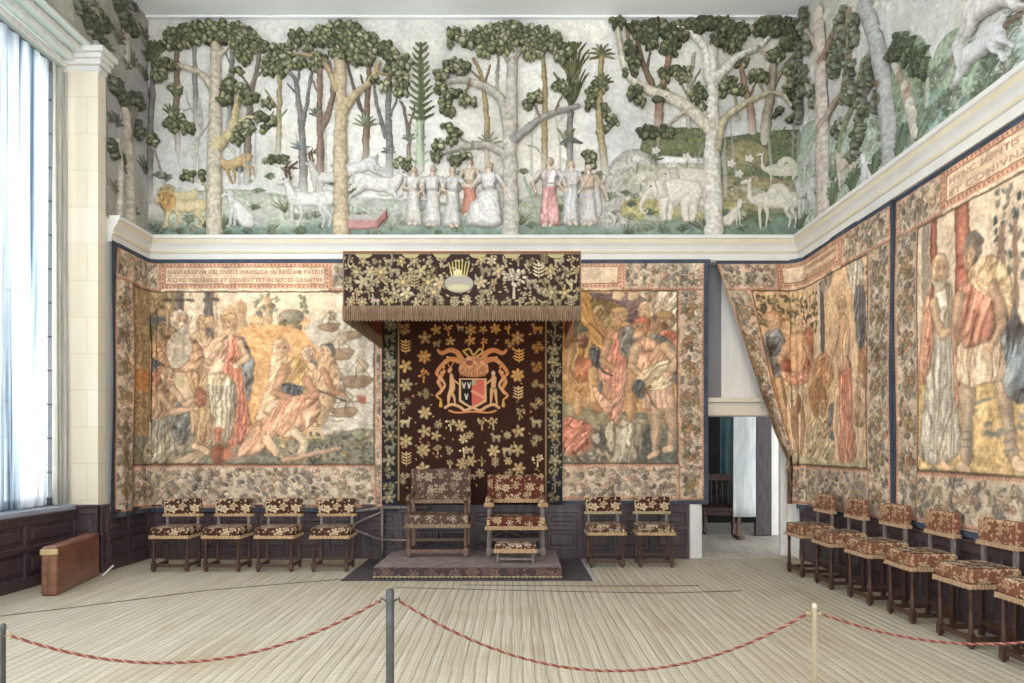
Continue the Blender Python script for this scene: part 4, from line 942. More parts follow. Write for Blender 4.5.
rt('bare_tree', [([(1003, 34), (1014, 22), (1024, 14)], [3.4, 2], (120, 104, 92))])
def ran(name, kind, px, py, S, mp=rpf, **k):
    u, v = R(px, py); rel(RF, mp, name, u-S*1.2, max(YT, v-S*1.6), u+S*1.2, v+S*.5, lambda c: animal(c, kind, u, v, S, h=4.5, **k), k=1.6)
ran('goat_relief', 'goat', 990, 52, 46, flip=-1, col=(214, 210, 202), rot=.25)
ran('goat_relief', 'goat', 986, 88, 40, col=(208, 208, 204))
ran('deer_relief', 'deer', 852, 186, 34, mp=rpt, col=(204, 190, 176))
ran('deer_relief', 'deer', 812, 214, 38, col=(206, 204, 196))
ran('hound_relief', 'hound', 871, 184, 28, mp=rpt, col=(214, 214, 208))
ran('deer_relief', 'deer', 812, 180, 30, mp=rpt, col=(198, 196, 188), flip=-1)
for px, s, c in ((905, 26, (92, 108, 90)), (892, 22, (112, 126, 104)), (838, 26, (110, 124, 100)), (858, 22, (96, 112, 88)), (926, 22, (120, 134, 116)), (880, 20, (96, 112, 88)), (806, 22, (110, 124, 100))):
    u, v = R(px, 237-(px-802)*.735-4)
    rel(RF, rpf, 'grass_tuft', u-s*1.3, v-s*1.4, u+s*1.3, v+2, lambda cc: tuft(cc, u, v, s, c, 9, 3, .8), k=1.5)
# left wall frieze
LF = empty('plaster_frieze', (LX, 8.5, 4.57), label='dim painted plaster relief frieze above the stone pier on the left wall', cat='frieze')
lpb = at_root(LF, on_left(.006)); lpt = at_root(LF, on_left(.014))
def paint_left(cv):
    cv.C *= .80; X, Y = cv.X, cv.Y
    for i in range(70):
        u = RNG.uniform(5, 330); v = RNG.uniform(24, 232) if u < 84 else RNG.uniform(24, 90)
        tuft(cv, u, v, RNG.uniform(8, 18), RNG.choice([(104, 104, 90), (120, 120, 106), (88, 92, 76)]), 6, 1.6)
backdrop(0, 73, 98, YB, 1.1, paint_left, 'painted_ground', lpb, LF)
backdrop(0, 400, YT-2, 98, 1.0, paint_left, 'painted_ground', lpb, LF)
def lt_(name, strokes, blobs=()):
    rtree(LF, lpt, name, [([L(*p) for p in s[0]], s[1], s[2]) for s in strokes], [(L(b[0], b[1])[0], L(b[0], b[1])[1], b[2], b[3]) for b in blobs], k=1.3, xl=(1, 396), lf=dict(cols=[(110, 112, 98), (126, 128, 112), (96, 98, 84)]))
lt_('leafy_tree', [([(128, 232), (128, 180), (124, 120), (118, 90)], [6, 3], (176, 168, 150)), ([(126, 140), (134, 110), (138, 96)], [3, 1.4], (130, 122, 106))], [(114, 88, 10, 8), (122, 100, 10, 7), (134, 100, 8, 8), (136, 130, 7, 9)])
lt_('leafy_tree', [([(118, 215), (119, 170), (116, 140)], [3.4, 2], (190, 184, 170))], [(112, 150, 8, 7)])
lt_('leafy_tree', [([(126, 60), (126, 40), (125, 20)], [4, 3], (130, 122, 104))], [(126, 24, 14, 8), (118, 8, 12, 6)])
lt_('leafy_tree', [([(96, 46), (98, 30), (92, 10)], [5, 3], (140, 132, 116))], [(92, 30, 14, 8), (100, 20, 12, 8), (84, 16, 14, 8)])
# ------------------------------------------------------------------ tapestries (woven pictures) and the canopy
CRM = (222, 206, 180); PCH = (230, 186, 146); CORAL = (206, 132, 108); TEAL = (112, 124, 126); SLATE = (86, 98, 108); OCR = (196, 160, 102); OLV = (128, 122, 88); TAN = (186, 158, 124)
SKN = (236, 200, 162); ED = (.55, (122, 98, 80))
BCOL = [(206, 190, 160), (150, 152, 146), (122, 128, 128), (196, 160, 136), (182, 164, 122), (216, 204, 182), (136, 138, 124), (176, 138, 124), (102, 110, 114)]
def ornament(cv, x0, y0, x1, y1, base=(196, 184, 166), band=True, cols=BCOL, dn=.045):
    """woven border: fruit, leaves and scrolls between pink dentil bands"""
    cv.rect(x0, y0, x1, y1, base)
    w = x1-x0; h = y1-y0
    for i in range(int(w*h*dn)):
        x, y = RNG.uniform(x0+3, x1-3), RNG.uniform(y0+3, y1-3); c = rc(RNG.choice(cols), .12); q = RNG.random()
        if q < .35: cv.ell(x, y, RNG.uniform(1.6, 3.2), RNG.uniform(1.1, 2.2), c, RNG.uniform(0, 3.1), mod=.3, w=1.2, edge=(.5, (112, 100, 88)))
        elif q < .7:
            a = RNG.uniform(0, 6.28)
            cv.cap([(x, y), (x+3*math.cos(a), y+3*math.sin(a)), (x+4.5*math.cos(a+.8), y+4.5*math.sin(a+.8))], [1.5, .4], c, edge=(.3, (128, 116, 100)))
        elif q < .85:
            for k in range(5): cv.ell(x+1.9*math.cos(k*1.257), y+1.9*math.sin(k*1.257), 1.2, .8, c, k*1.257)
            cv.ell(x, y, .9, .9, (160, 110, 80))
        else: cv.cap([(x-2.5, y), (x, y-1.6), (x+2.5, y)], [.7, .5], (116, 114, 104), sm=True)
    if band:
        for (a, b, c, d) in ((x0, y0, x1, y0+2.6), (x0, y1-2.6, x1, y1), (x0, y0, x0+2.6, y1), (x1-2.6, y0, x1, y1)):
            cv.rect(a, b, c, d, (204, 160, 136))
            L_ = max(c-a, d-b); n = int(L_/3)
            for i in range(n):
                t = (i+.5)/n*L_
                if c-a > d-b: cv.rect(a+t-.7, b+.6, a+t+.7, d-.6, (166, 110, 92))
                else: cv.rect(a+.6, b+t-.7, c-.6, b+t+.7, (166, 110, 92))
        for p in ([(x0, y0), (x1, y0)], [(x0, y1), (x1, y1)], [(x0, y0), (x0, y1)], [(x1, y0), (x1, y1)]): cv.cap(p, .45, (120, 92, 74))
def cartouche(cv, x0, y0, x1, y1):
    cv.rect(x0, y0, x1, y1, (210, 164, 138)); n = int((x1-x0)/4)
    for i in range(n):
        t = x0+(i+.5)/n*(x1-x0)
        for y in (y0+2.2, y1-2.2): cv.ell(t, y, 1.1, .9, (160, 100, 82)); cv.ell(t+2, y, .6, .6, (222, 190, 160))
    for i in range(int((y1-y0)/4)):
        for x in (x0+2.2, x1-2.2): cv.ell(x, y0+4+i*4, .9, 1.1, (160, 100, 82))
    cv.rect(x0+4, y0+4, x1-4, y1-4, (120, 84, 66)); cv.rect(x0+4.8, y0+4.8, x1-4.8, y1-4.8, (222, 202, 174))
def frame(cv, X0, X1, Y0, Y1, sx0, sx1, sy0, sy1, cart):
    """border round the scene; cart = extent of the inscribed panel"""
    cv.warp(2.0, 13, 2, False); cv.warp(.9, 4, 8, False)
    ornament(cv, X0, sy0-3, sx0, Y1); ornament(cv, sx1, sy0-3, X1, Y1)
    ornament(cv, sx0-2, sy1+1, sx1+2, Y1-1)
    if cart:
        if cart[0]-X0 > 6: ornament(cv, X0, Y0, cart[0], sy0-1)
        if X1-cart[1] > 6: ornament(cv, cart[1], Y0, X1, sy0-1)
        cartouche(cv, cart[0], Y0+1, cart[1], sy0-3)
    for a in range(7):     # fruit swags and a small standing figure down the wide borders
        for bx0, bx1 in ((X0, sx0), (sx1, X1)):
            if bx1-bx0 < 14: continue
            mx = (bx0+bx1)/2; yy = sy0+20+a*29
            if yy > Y1-14: continue
            for k in range(16):
                an_ = RNG.uniform(0, 6.28); r = RNG.uniform(0, .33)*(bx1-bx0)
                cv.ell(mx+r*math.cos(an_), yy+r*.8*math.sin(an_), 2, 1.8, rc(RNG.choice([(206, 160, 96), (196, 126, 92), (176, 160, 100), (214, 190, 150), (120, 126, 96)])), mod=.3, w=1.4, edge=(.4, (120, 106, 88)))
    cv.cap([(sx0, sy0), (sx1, sy0), (sx1, sy1), (sx0, sy1), (sx0, sy0)], .7, (88, 74, 66))
def fold_strokes(cv, pts, n, col, r=.6, al=.85):
    """drapery lines fanned between two edges: pts = (x0a,y0a,x0b,y0b, x1a,y1a,x1b,y1b)"""
    ax, ay, bx, by, cx, cy, dx, dy = pts
    for i in range(n):
        t = (i+.5)/n; x0, y0 = ax+(bx-ax)*t, ay+(by-ay)*t; x1, y1 = cx+(dx-cx)*t, cy+(dy-cy)*t
        w = RNG.uniform(-2.5, 2.5)
        cv.cap([(x0, y0), ((x0+x1)/2+w, (y0+y1)/2), (x1, y1)], [r*1.6, r*.5], col, sm=True, al=al)
        cv.cap([(x0+1.6, y0), ((x0+x1)/2+w+1.8, (y0+y1)/2), (x1+1.6, y1)], [r*1.2, r*.5], tuple(min(255, v*1.0+70) for v in col), sm=True, al=al*.55)
def foliage_p(cv, x0, y0, x1, y1, n, cols):
    for i in range(n):
        x, y = RNG.uniform(x0, x1), RNG.uniform(y0, y1)
        cv.ell(x, y, RNG.uniform(1.4, 3), RNG.uniform(.9, 1.8), rc(RNG.choice(cols), .15), RNG.uniform(0, 3.1), mod=.2, w=1)
def head(cv, x, y, r=6.5, col=SKN, hair=(170, 130, 90), face=-1, beard=None, crown=None):
    cv.ell(x-face*r*.18, y-r*.15, r*.95, r*1.0, hair, edge=ED, rnd=.5)
    cv.ell(x+face*r*.12, y+r*.12, r*.70, r*.88, col, mod=.25, w=r*.5)
    if beard: cv.ell(x+face*r*.2, y+r*.8, r*.55, r*.75, beard, rnd=.5, edge=(.4, (120, 100, 84)))
    for d in (-.2, .32): cv.ell(x+face*r*(.12+d)*1.0, y-r*.02, r*.11, r*.07, (84, 62, 52)); cv.cap([(x+face*r*(d), y-r*.18), (x+face*r*(d+.2), y-r*.2)], r*.04, (130, 96, 74))
    cv.cap([(x+face*r*.24, y), (x+face*r*.32, y+r*.28)], r*.05, (180, 130, 100))
    cv.cap([(x+face*r*.06, y+r*.5), (x+face*r*.3, y+r*.5)], r*.06, (168, 92, 76))
    if crown: cv.ell(x-face*r*.1, y-r*.75, r*.8, r*.35, crown, edge=(.5, (110, 84, 60)))
def arm(cv, a, b, c, r=3.4, col=SKN):
    cv.cap([a, b], [r, r*.85], col, mod=.2, edge=ED); cv.cap([b, c], [r*.85, r*.55], col, mod=.2, edge=ED); cv.ell(c[0], c[1], r*.75, r*.65, col, edge=(.4, (150, 110, 84)))
    for k in (-1, 0, 1): cv.cap([c, (c[0]+(c[0]-b[0])*.16, c[1]+(c[1]-b[1])*.16+k*1.0)], .5, col)
def weave_finish(cv, st=.10):
    cv.warp(.7, 5, 8, False)
    n = fbm(cv.X, cv.Y, 22, 12); g = cv.C.mean(2, keepdims=True)
    cv.C += (g-cv.C)*.10; cv.C *= (1+.26*(fbm(cv.X, cv.Y, 7, 61)-.5)+.2*(fbm(cv.X, cv.Y, 2.6, 62)-.5))[..., None]                                            # old dyes have faded
    a = (.04+.18*np.clip(n*1.6-.4, 0, 1))[..., None]; cv.C += (np.array((216, 186, 154))-cv.C)*a
    cv.C += (np.array((150, 140, 130))-cv.C)*(.25*np.clip(fbm(cv.X*2.2, cv.Y*.35, 16, 33)*2-1.1, 0, 1))[..., None]
    cv.grain(st, 1.5, 3); cv.grain(st*1.0, 9, 6)
    cv.C *= (1+.02*np.sin(cv.Y*2.6))[..., None]
    cv.C += (cv.C.mean(2, keepdims=True)-cv.C)*.16; cv.C = 146+(cv.C*np.array((1.0, .955, .905))-146)*1.05
def cloth(fn, amp=1.6, per=34, ph=0.0, sag=0):
    """gentle vertical undulation of a hanging textile"""
    def g(x, y, h):
        d = amp*(np.sin(x/per*6.283+ph+.006*y)+.5*np.sin(x/per*6.283*2.3+1.3+ph))*np.clip((y-262)/80, 0, 1)
        d = d+.6*np.sin(y/31+x/60)
        return fn(x, y, h+d+amp*1.6)
    return g
def text_part(root, s, mp, x0, x1, y_, size, col, name='inscription'):
    cu = bpy.data.curves.new('t', 'FONT'); cu.body = s; cu.size = size; cu.space_character = 1.12; cu.offset = .0012
    ob = bpy.data.objects.new('t', cu); COL.objects.link(ob)
    dg = bpy.context.evaluated_depsgraph_get(); me = bpy.data.meshes.new_from_object(ob.evaluated_get(dg)); bpy.data.objects.remove(ob)
    me.materials.clear(); co = np.empty(len(me.vertices)*3, np.float32); me.vertices.foreach_get('co', co); co = co.reshape(-1, 3)
    u = co[:, 0]/co[:, 0].max(); X, Y, Z = mp(x0+(x1-x0)*u, y_-co[:, 1]*70, np.full(len(co), .45))
    me.vertices.foreach_set('co', np.stack([X-root.location.x, Y-root.location.y, Z-root.location.z], 1).astype(np.float32).ravel()); me.update()
    return link(name, me, m_noise('woven_letters', col, tuple(min(255, c+14) for c in col), 40, .9), root)

def tapestry(name_lbl, X0, X1, Y0, Y1, k, paint, mp, rim, loc=(0, 0, 0)):
    root = empty('tapestry', loc, label=name_lbl, cat='tapestry', group=None)
    cv = Cv(X0, Y0, X1, Y1, k, CRM, solid=True); paint(cv); weave_finish(cv)
    g = at_root(root, mp)
    cv.mesh('woven_picture', g, M['tap'], root, full=True)
    for (a, b, c, d) in rim:
        rv = Cv(a, b, c, d, .5, (70, 77, 88), solid=True); rv.C *= (1+.2*(vnoise(rv.X, rv.Y, 6, 2)-.5))[..., None]
        rv.mesh('selvedge', at_root(root, lambda x, y, h: mp(x, y, h+.3)), M['tap'], root, full=True)
    return root, g

# ---- left tapestry: turns the corner onto the left wall (x < 148 lies on the left wall)
def corner_left(off, rad=9.0):
    def g(x, y, h):
        s = np.asarray(x)-148.0                       # distance along the wall from the corner
        X = np.empty_like(s); Y = np.empty_like(s); nx = np.empty_like(s); ny = np.empty_like(s)
        q = rad*math.pi/4; r = rad/70
        a = s > q; b = s < -q; m = ~(a | b)
        X[a] = (s[a]+148-HX)/70; Y[a] = BY-off; nx[a] = 0; ny[a] = -1
        X[b] = LX+off; Y[b] = BY+s[b]/70; nx[b] = 1; ny[b] = 0
        t = (s[m]/q+1)/2*math.pi/2                    # 0 on the left wall, pi/2 on the back
        cx, cy = LX+off+r, BY-off-r
        X[m] = cx-r*np.cos(t); Y[m] = cy+r*np.sin(t); nx[m] = np.cos(t); ny[m] = -np.sin(t)
        return X+nx*h/70, Y+ny*h/70, zz(y)
    return g
def paint_left_tap(cv):
    X, Y = cv.X, cv.Y
    g = np.clip((Y-292)/175, 0, 1)[..., None]
    cv.C[:] = np.array((226, 214, 190))*(1-g)+np.array((206, 178, 136))*g
    cv.poly([(106, 292), (186, 292), (184, 360), (150, 470), (106, 470)], (160, 136, 96), sm=False, rnd=.5)
    for x in (150, 158): foliage_p(cv, x-8, 300, x+6, 345, 26, [OLV, (104, 104, 84), (150, 134, 92), SLATE])
    for x0, w, c in ((178, 10, (122, 116, 108)), (191, 5, (226, 210, 180)), (207, 10, (92, 96, 98)), (168, 5, (196, 176, 140)), (217, 4, (200, 184, 156))):
        cv.rect(x0, 293, x0+w, 352, c, fold=(0, 5, .08)); cv.rect(x0-1, 300, x0+w+1, 303, (90, 84, 78))
    cv.rect(140, 318, 168, 323, SLATE); cv.rect(140, 325, 170, 327, (120, 104, 84)); cv.rect(116, 372, 140, 392, (188, 128, 66), rnd=.4)
    for x, y, w, h_ in ((226, 312, 12, 36), (240, 306, 9, 30), (252, 318, 14, 22), (268, 300, 5, 40), (280, 316, 16, 20), (300, 322, 12, 16)):
        cv.rect(x, y, x+w, y+h_, rc((212, 180, 132), .08), edge=(.5, (176, 140, 104))); cv.poly([(x-1, y), (x+w/2, y-6), (x+w+1, y)], rc((200, 160, 120)), sm=False)
        for q in range(3): cv.rect(x+1.5+q*w/3, y+5, x+2.6+q*w/3, y+9, (150, 120, 92))
    cv.ell(293, 318, 11, 7, (140, 140, 128), edge=ED); foliage_p(cv, 282, 322, 306, 334, 26, [SLATE, OLV, (150, 140, 104)])
    for x in (262, 275, 304): foliage_p(cv, x-4, 296, x+5, 318, 14, [(150, 156, 132), (122, 132, 122)])
    cv.poly([(236, 336), (300, 330), (322, 350), (318, 400), (300, 440), (236, 440)], (222, 172, 116), rnd=.25)
    for i in range(26):
        x, y = RNG.uniform(238, 316), RNG.uniform(336, 396); cv.rect(x, y, x+RNG.uniform(3, 9), y+.9, (188, 136, 92), al=.6)
    # sea with ships
    cv.poly([(308, 326), (374, 318), (376, 430), (330, 436), (318, 400), (322, 356)], (198, 200, 190), rnd=.2)
    for i in range(120):
        x, y = RNG.uniform(312, 372), RNG.uniform(340, 430); cv.cap([(x, y), (x+RNG.uniform(3, 9), y+RNG.uniform(-1, 1))], .4, RNG.choice([(160, 164, 158), (224, 216, 196), (176, 160, 134)]), al=.7)
    for sx, sy, s_ in ((330, 326, .8), (352, 334, .9), (340, 352, 1.1), (358, 380, 1.2), (336, 388, .9), (346, 410, 1.0)):
        cv.poly([(sx-11*s_, sy), (sx+12*s_, sy-2*s_), (sx+8*s_, sy+6*s_), (sx-8*s_, sy+6*s_)], (150, 128, 104), edge=(.6, (96, 82, 72)))
        cv.cap([(sx, sy), (sx+1, sy-19*s_)], .6, (110, 92, 78)); cv.poly([(sx+1, sy-18*s_), (sx+9*s_, sy-12*s_), (sx+2, sy-5*s_)], (214, 200, 174), mod=.2, edge=(.4, (130, 116, 100)))
        cv.cap([(sx-10*s_, sy), (sx, sy-17*s_)], .35, (110, 92, 78)); cv.cap([(sx+11*s_, sy-2), (sx, sy-17*s_)], .35, (110, 92, 78))
    cv.rect(358, 396, 368, 402, (196, 112, 92)); cv.rect(322, 402, 372, 403.2, (120, 110, 98))
    for i in range(5): cv.rect(320+i*3, 404+i*4, 334+i*3, 405.2+i*4, (120, 112, 100))
    # ground and plants
    cv.poly([(106, 440), (150, 436), (240, 432), (300, 440), (374, 428), (376, 466), (106, 468)], (128, 132, 118), rnd=.35)
    foliage_p(cv, 280, 432, 374, 462, 150, [SLATE, (92, 108, 104), (170, 160, 112), OLV, (200, 180, 130), (80, 92, 96)])
    foliage_p(cv, 110, 446, 150, 464, 40, [OLV, SLATE, (160, 150, 110)])
    # people behind
    head(cv, 203, 326, 7, hair=(196, 160, 118)); cv.poly([(194, 334), (210, 332), (216, 350), (196, 352)], (222, 196, 156), fold=(.4, 4, .1), edge=ED)
    head(cv, 214, 324, 6, hair=(206, 170, 124), face=1)
    head(cv, 158, 336, 6, hair=(150, 126, 96))
    head(cv, 311, 356, 8, hair=(196, 176, 150), beard=(120, 124, 124), face=1); cv.poly([(300, 366), (314, 364), (324, 384), (330, 412), (316, 426), (302, 400)], (222, 186, 140), fold=(.5, 6, .1), edge=ED)
    head(cv, 328, 352, 7, hair=SLATE); cv.poly([(320, 360), (334, 358), (340, 384), (330, 412), (318, 390)], (206, 178, 140), fold=(.4, 6, .12), edge=ED)
    arm(cv, (324, 372), (334, 392), (344, 396), 3, (204, 150, 116)); cv.cap([(316, 388), (346, 402)], 1.1, (92, 88, 80))
    # standing lady in coral, teal mantle
    cv.poly([(240, 338), (250, 346), (256, 366), (254, 392), (247, 404), (240, 372)], (116, 130, 136), fold=(.5, 5, .28), edge=ED)
    cv.poly([(219, 342), (232, 336), (243, 340), (246, 356), (241, 366), (252, 412), (255, 438), (246, 444), (230, 446), (222, 440), (226, 400), (217, 368)], (214, 138, 112), fold=(.12, 7, .14), edge=ED, mod=.2)
    fold_strokes(cv, (228, 366, 244, 368, 226, 442, 252, 440), 6, (170, 92, 74))
    cv.poly([(197, 352), (214, 346), (222, 352), (214, 384), (198, 398), (192, 372)], (200, 118, 100), fold=(.5, 6, .14), edge=ED)
    head(cv, 230, 324, 8.5, hair=(206, 160, 106), face=-1, crown=(214, 176, 120)); cv.cap([(230, 332), (232, 338)], 3, SKN)
    cv.poly([(206, 352), (228, 336), (224, 372), (210, 392), (200, 384)], (228, 190, 156), fold=(.6, 6, .08), edge=ED)
    arm(cv, (242, 344), (250, 358), (238, 366), 3.6); arm(cv, (222, 346), (212, 362), (200, 358), 3.4)
    # white skirt in front
    cv.poly([(204, 380), (222, 372), (236, 384), (238, 412), (230, 440), (214, 446), (200, 444), (202, 412)], (222, 208, 176), fold=(.25, 8, .13), edge=ED, mod=.2)
    fold_strokes(cv, (206, 384, 234, 388, 202, 440, 230, 442), 7, (120, 128, 124))
    # old man in a wide cloak
    cv.poly([(196, 396), (188, 366), (206, 366), (212, 400), (214, 440), (196, 446)], (192, 160, 118), fold=(.1, 6, .14), edge=ED)
    cv.poly([(138, 348), (152, 340), (170, 336), (192, 338), (206, 352), (204, 366), (188, 372), (168, 370), (152, 362), (144, 358)], (218, 176, 132), fold=(.9, 9, .10), edge=ED, mod=.2)
    cv.poly([(140, 356), (150, 366), (170, 372), (160, 382), (146, 378), (140, 368)], (196, 136, 110), fold=(.8, 6, .14), edge=ED)
    cv.poly([(144, 362), (156, 360), (168, 366), (160, 374), (148, 372)], SLATE, fold=(.8, 4, .2))
    fold_strokes(cv, (150, 344, 196, 342, 160, 368, 200, 364), 6, (160, 116, 84))
    cv.ell(182, 350, 12, 19, (216, 206, 186), .1, rnd=.4, edge=ED); head(cv, 184, 322, 9.5, hair=(212, 200, 178), beard=(218, 208, 190), face=1)
    fold_strokes(cv, (176, 334, 190, 334, 174, 366, 190, 368), 7, (150, 142, 126), .4)
    # kneeling woman, arms out to the jug
    cv.poly([(150, 396), (166, 388), (182, 396), (186, 410), (176, 424), (186, 440), (184, 458), (166, 464), (136, 466), (130, 452), (140, 430), (144, 410)], (196, 192, 164), fold=(.7, 9, .16), edge=ED, mod=.2)
    fold_strokes(cv, (148, 420, 176, 418, 140, 464, 182, 456), 8, (96, 106, 108), .6)
    cv.poly([(168, 408), (184, 402), (192, 420), (188, 440), (178, 442)], (110, 122, 124), fold=(.3, 4, .26), edge=ED)
    cv.poly([(148, 384), (166, 378), (178, 388), (176, 412), (156, 418), (144, 408)], (214, 180, 142), fold=(.4, 7, .10), edge=ED)
    cv.poly([(146, 380), (160, 366), (176, 372), (160, 384), (150, 396)], (200, 140, 112), fold=(.7, 5, .16), edge=ED)
    head(cv, 172, 378, 8.5, hair=(206, 184, 140), face=1); arm(cv, (162, 394), (176, 412), (198, 408), 4); arm(cv, (176, 390), (188, 404), (200, 396), 3.4)
    # basket, jug and fowl
    cv.ell(203, 398, 7, 9, (212, 132, 100), mod=.3, edge=ED); foliage_p(cv, 197, 390, 209, 406, 12, [(220, 150, 116), (196, 110, 84)])
    cv.cap([(220, 430), (220, 440)], [2.6, 3], (196, 118, 92), edge=ED); cv.ell(220, 454, 7, 9.5, (190, 112, 88), mod=.35, edge=ED); cv.cap([(215, 430), (225, 430)], 1.2, (206, 130, 100))
    for k in range(4): cv.cap([(226, 450+k*3), (238, 446+k*4)], [1.6, .8], (196, 120, 94))
    cv.cap([(180, 462), (206, 452), (196, 464)], [4, 2.6], (208, 184, 154), edge=ED)
    cv.cap([(196, 446), (210, 452)], [4, 3], SKN, edge=ED)
    # stooping woman at the right in peach
    cv.poly([(272, 396), (286, 384), (312, 386), (322, 402), (318, 420), (304, 430), (296, 440), (278, 436), (262, 452), (240, 456), (252, 432), (264, 412)], (228, 182, 148), fold=(.6, 9, .10), edge=ED, mod=.2)
    fold_strokes(cv, (276, 396, 312, 396, 246, 452, 304, 428), 9, (192, 130, 104), .6)
    cv.poly([(274, 350), (286, 344), (290, 372), (280, 402), (262, 420), (258, 414), (270, 384)], (228, 196, 160), fold=(.9, 6, .08), edge=ED)
    cv.poly([(288, 360), (302, 362), (314, 376), (312, 392), (294, 396), (280, 388)], (202, 172, 112), fold=(.6, 6, .14), edge=ED)
    cv.poly([(284, 384), (304, 386), (300, 396), (282, 394)], SLATE, fold=(.2, 4, .2)); head(cv, 284, 350, 8.5, hair=(222, 190, 150), face=1)
    arm(cv, (288, 370), (276, 394), (296, 400), 4.2, (226, 168, 134)); arm(cv, (308, 380), (318, 394), (304, 398), 4.2, (222, 160, 126))
    cv.cap([(268, 440), (278, 452)], [5, 4], SKN, edge=ED); cv.cap([(296, 432), (306, 444), (300, 456)], [5, 3.6, 3], (206, 196, 164), edge=ED); cv.cap([(286, 460), (340, 448)], [2, 1.6], (196, 160, 138), edge=ED)
    frame(cv, 85, 384, 263, 507, 111, 375, 293, 464, (163, 331))
r1, g1 = tapestry('large tapestry of robed women and a bearded man by the sea, folding round left corner', 85, 384, 263, 507, 1.7, paint_left_tap, cloth(corner_left(.04), 1.5, 36), [(85, 260.6, 400, 265), (76, 261, 85, 509), (85, 507, 400, 510)], (-3.5, BY, 2.6))
for s_, y_, a_, b_ in (('NAVFRAGIVM VBI DVXIT NAVGICA IN REGIAM PATRIS', 275.6, 170, 325), ('A QVO THESAVRO ET CONDVCTET IN SOCES ORNATVR', 283.6, 170, 325)):
    text_part(r1, s_, cloth(corner_left(.04), 1.5, 36), a_, b_, y_, .085, (160, 116, 94))

